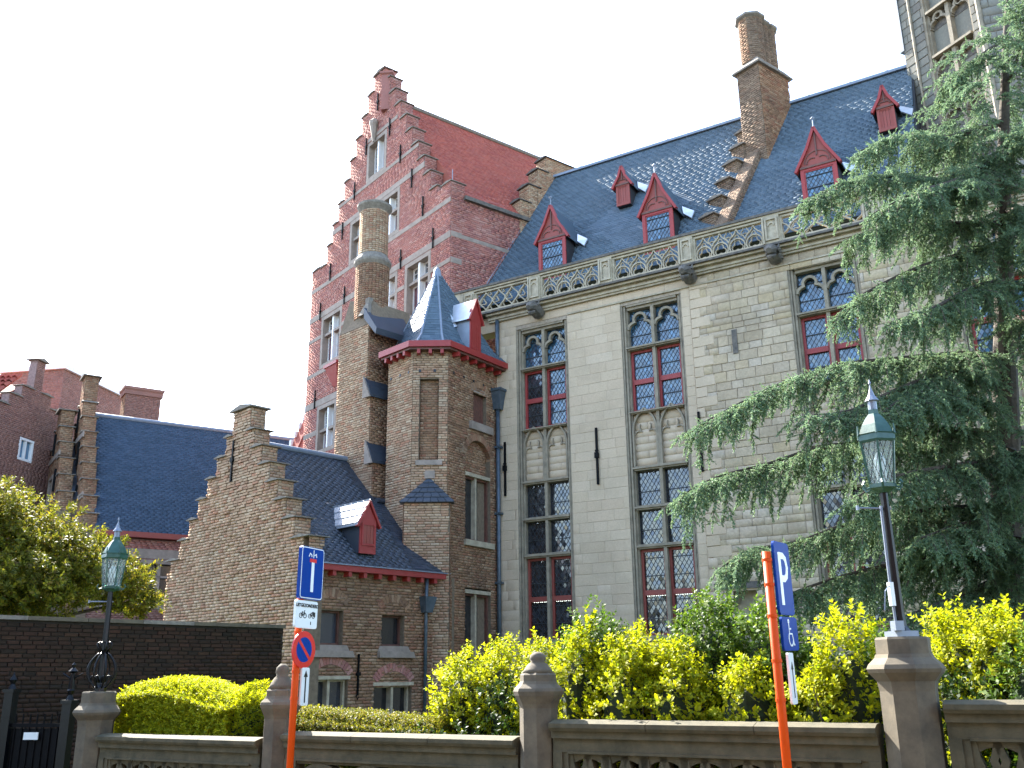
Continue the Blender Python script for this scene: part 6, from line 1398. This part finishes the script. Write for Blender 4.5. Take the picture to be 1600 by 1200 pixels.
# ---------------- cedar
cd = thing('cedar_tree', 'large blue-green cedar with long drooping boughs spreading over the right half of the mansion', 'tree', (8.21, 16.58, -.1))
co = Vector((8.21, 16.58, -.1)); m = MB()
tr_ = [(8.1, 16.64, -.1), (8.21, 16.58, 1.71), (8.52, 16.42, 4.25), (8.95, 16.19, 7.71), (9.33, 15.97, 10.85), (9.69, 15.76, 13.39), (10.0, 15.6, 15.2)]
m.tube([Vector(p)-co for p in tr_], [.40, .34, .27, .18, .11, .06, .02], 12); m.obj('trunk', 'bark', cd)
def spray(L, seed):
    """a drooping twig along +z with tufts of short needle blades"""
    r = np.random.RandomState(seed); V = []; F = []; n = 12
    for i in range(n):
        z = L*(i+.5)/n; b = np.array([r.randn()*.004, r.randn()*.004, z]); sc = .044*(1-.45*i/n)
        for k in range(4):
            a = r.rand()*6.28; tl = .75+r.randn()*.25; d = np.array([math.cos(a)*math.sin(tl), math.sin(a)*math.sin(tl), math.cos(tl)]); s = np.cross(d, r.randn(3)); s /= np.linalg.norm(s)+1e-9
            q = len(V); V += [b-s*.003, b+d*sc*.5+s*.0085, b+d*sc, b+d*sc*.5-s*.0085]; F.append((q, q+1, q+2, q+3))
    return np.array(V), np.array(F)
SPR = [spray(.20, s) for s in range(6)]
rs = np.random.RandomState(11); SP, SD, SS = [], [], []; lm = MB(); tw_ = MB()
def curve(pts, n):
    P = [np.array(p, float) for p in pts]; P = [2*P[0]-P[1]]+P+[2*P[-1]-P[-2]]; out = []
    for i in range(1, len(P)-2):
        for k in range(n):
            t = k/n; out.append(.5*((2*P[i])+(-P[i-1]+P[i+1])*t+(2*P[i-1]-5*P[i]+4*P[i+1]-P[i+2])*t*t+(-P[i-1]+3*P[i]-3*P[i+1]+P[i+2])*t**3))
    out.append(P[-2]); return out
def twig(p, d, L, droop, dens=1.0):
    """secondary branchlet: sprays on both sides all along, hanging at the end"""
    n = max(3, int(L/.075)); q = p.copy(); d = d/np.linalg.norm(d); line = [q.copy()]
    for i in range(n):
        d = d+np.array([0, 0, -droop/n])+rs.randn(3)*.06; d /= np.linalg.norm(d); q = q+d*L/n; line.append(q.copy())
        side = np.cross(d, [0, 0, 1.]); side /= np.linalg.norm(side)+1e-9
        for sg in (-1, 1):
            if rs.rand() < .92*dens:
                SP.append(q.copy()); SD.append(d*.55+side*sg*.8+np.array([0, 0, -.30-.3*rs.rand()])+rs.randn(3)*.22); SS.append((.55+.6*rs.rand())*(1.15-.45*i/n))
        if rs.rand() < .5*dens: SP.append(q.copy()); SD.append(d*.6+np.array([0, 0, .25])+rs.randn(3)*.3); SS.append(.5+.4*rs.rand())
    SP.append(q.copy()); SD.append(d+np.array([0, 0, -.2])); SS.append(1.0+.4*rs.rand())
    tw_.tube([line[k] for k in range(0, len(line), 2)]+([line[-1]] if (len(line)-1) % 2 else []), .006, 3, cap=False)
for li, L in enumerate(LIMBS):
    if li == 0: L = L[:2]+[(8.35, 15.7, 12.35)]
    L = [np.array(p)-np.array(co) for p in L]; C = curve(L, 7); n = len(C); lens = sum(np.linalg.norm(C[i+1]-C[i]) for i in range(n-1))
    lm.tube(C, [max(.012, .09*(1-i/n)**1.1*min(1, lens/4)) for i in range(n)], 6, cap=False)
    s = 0.0; nxt = .35
    for i in range(n-1):
        seg = C[i+1]-C[i]; sl_ = np.linalg.norm(seg); d = seg/sl_; side = np.cross(d, [0, 0, 1.]); side /= np.linalg.norm(side)
        while nxt < s+sl_:
            p = C[i]+seg*((nxt-s)/sl_); u = nxt/lens; ln_ = (.95*(1-u)**.6+.25)*(.7+.6*rs.rand())
            for sg in (-1, 1):
                if rs.rand() < .14: continue
                twig(p, d*(.55+.5*rs.rand())+side*sg*(.6+.5*rs.rand())+np.array([0, 0, .10-.35*rs.rand()]), ln_, .75+.5*rs.rand())
            if rs.rand() < .75: twig(p, d*.3+side*rs.randn()*.5+np.array([0, 0, -.9]), .35+.55*rs.rand(), .4)
            nxt += .115
        s += sl_
    twig(C[-1], (C[-1]-C[-3]), .35, .5)
# inner mass near the trunk
for k in range(620):
    z = 1.6+rs.rand()**1.25*11.8
    if 6.9 < z < 8.7 and rs.rand() < .75: continue
    a = rs.rand()*6.28; rr2 = .4+rs.rand()*(2.1-.13*z); c = np.array([np.interp(z, [p[2] for p in tr_], [p[0] for p in tr_]), np.interp(z, [p[2] for p in tr_], [p[1] for p in tr_]), z])-np.array(co)
    twig(c+np.array([math.cos(a)*rr2-.2, math.sin(a)*rr2*.9, 0]), np.array([math.cos(a), math.sin(a), -.1]), .5+.5*rs.rand(), 1.0, .9)
SP, SD, SS = np.array(SP), np.array(SD), np.array(SS)
V, F = place(SPR, SP, SD, SS, rs.rand(len(SP))*6.28); big_mesh('foliage', 'needle', V, F, cd, kind=None)
lm.obj('bough', 'bark', cd); tw_.obj('twigs', 'bark', cd, kind='stuff')
print('cedar sprays', len(SP))
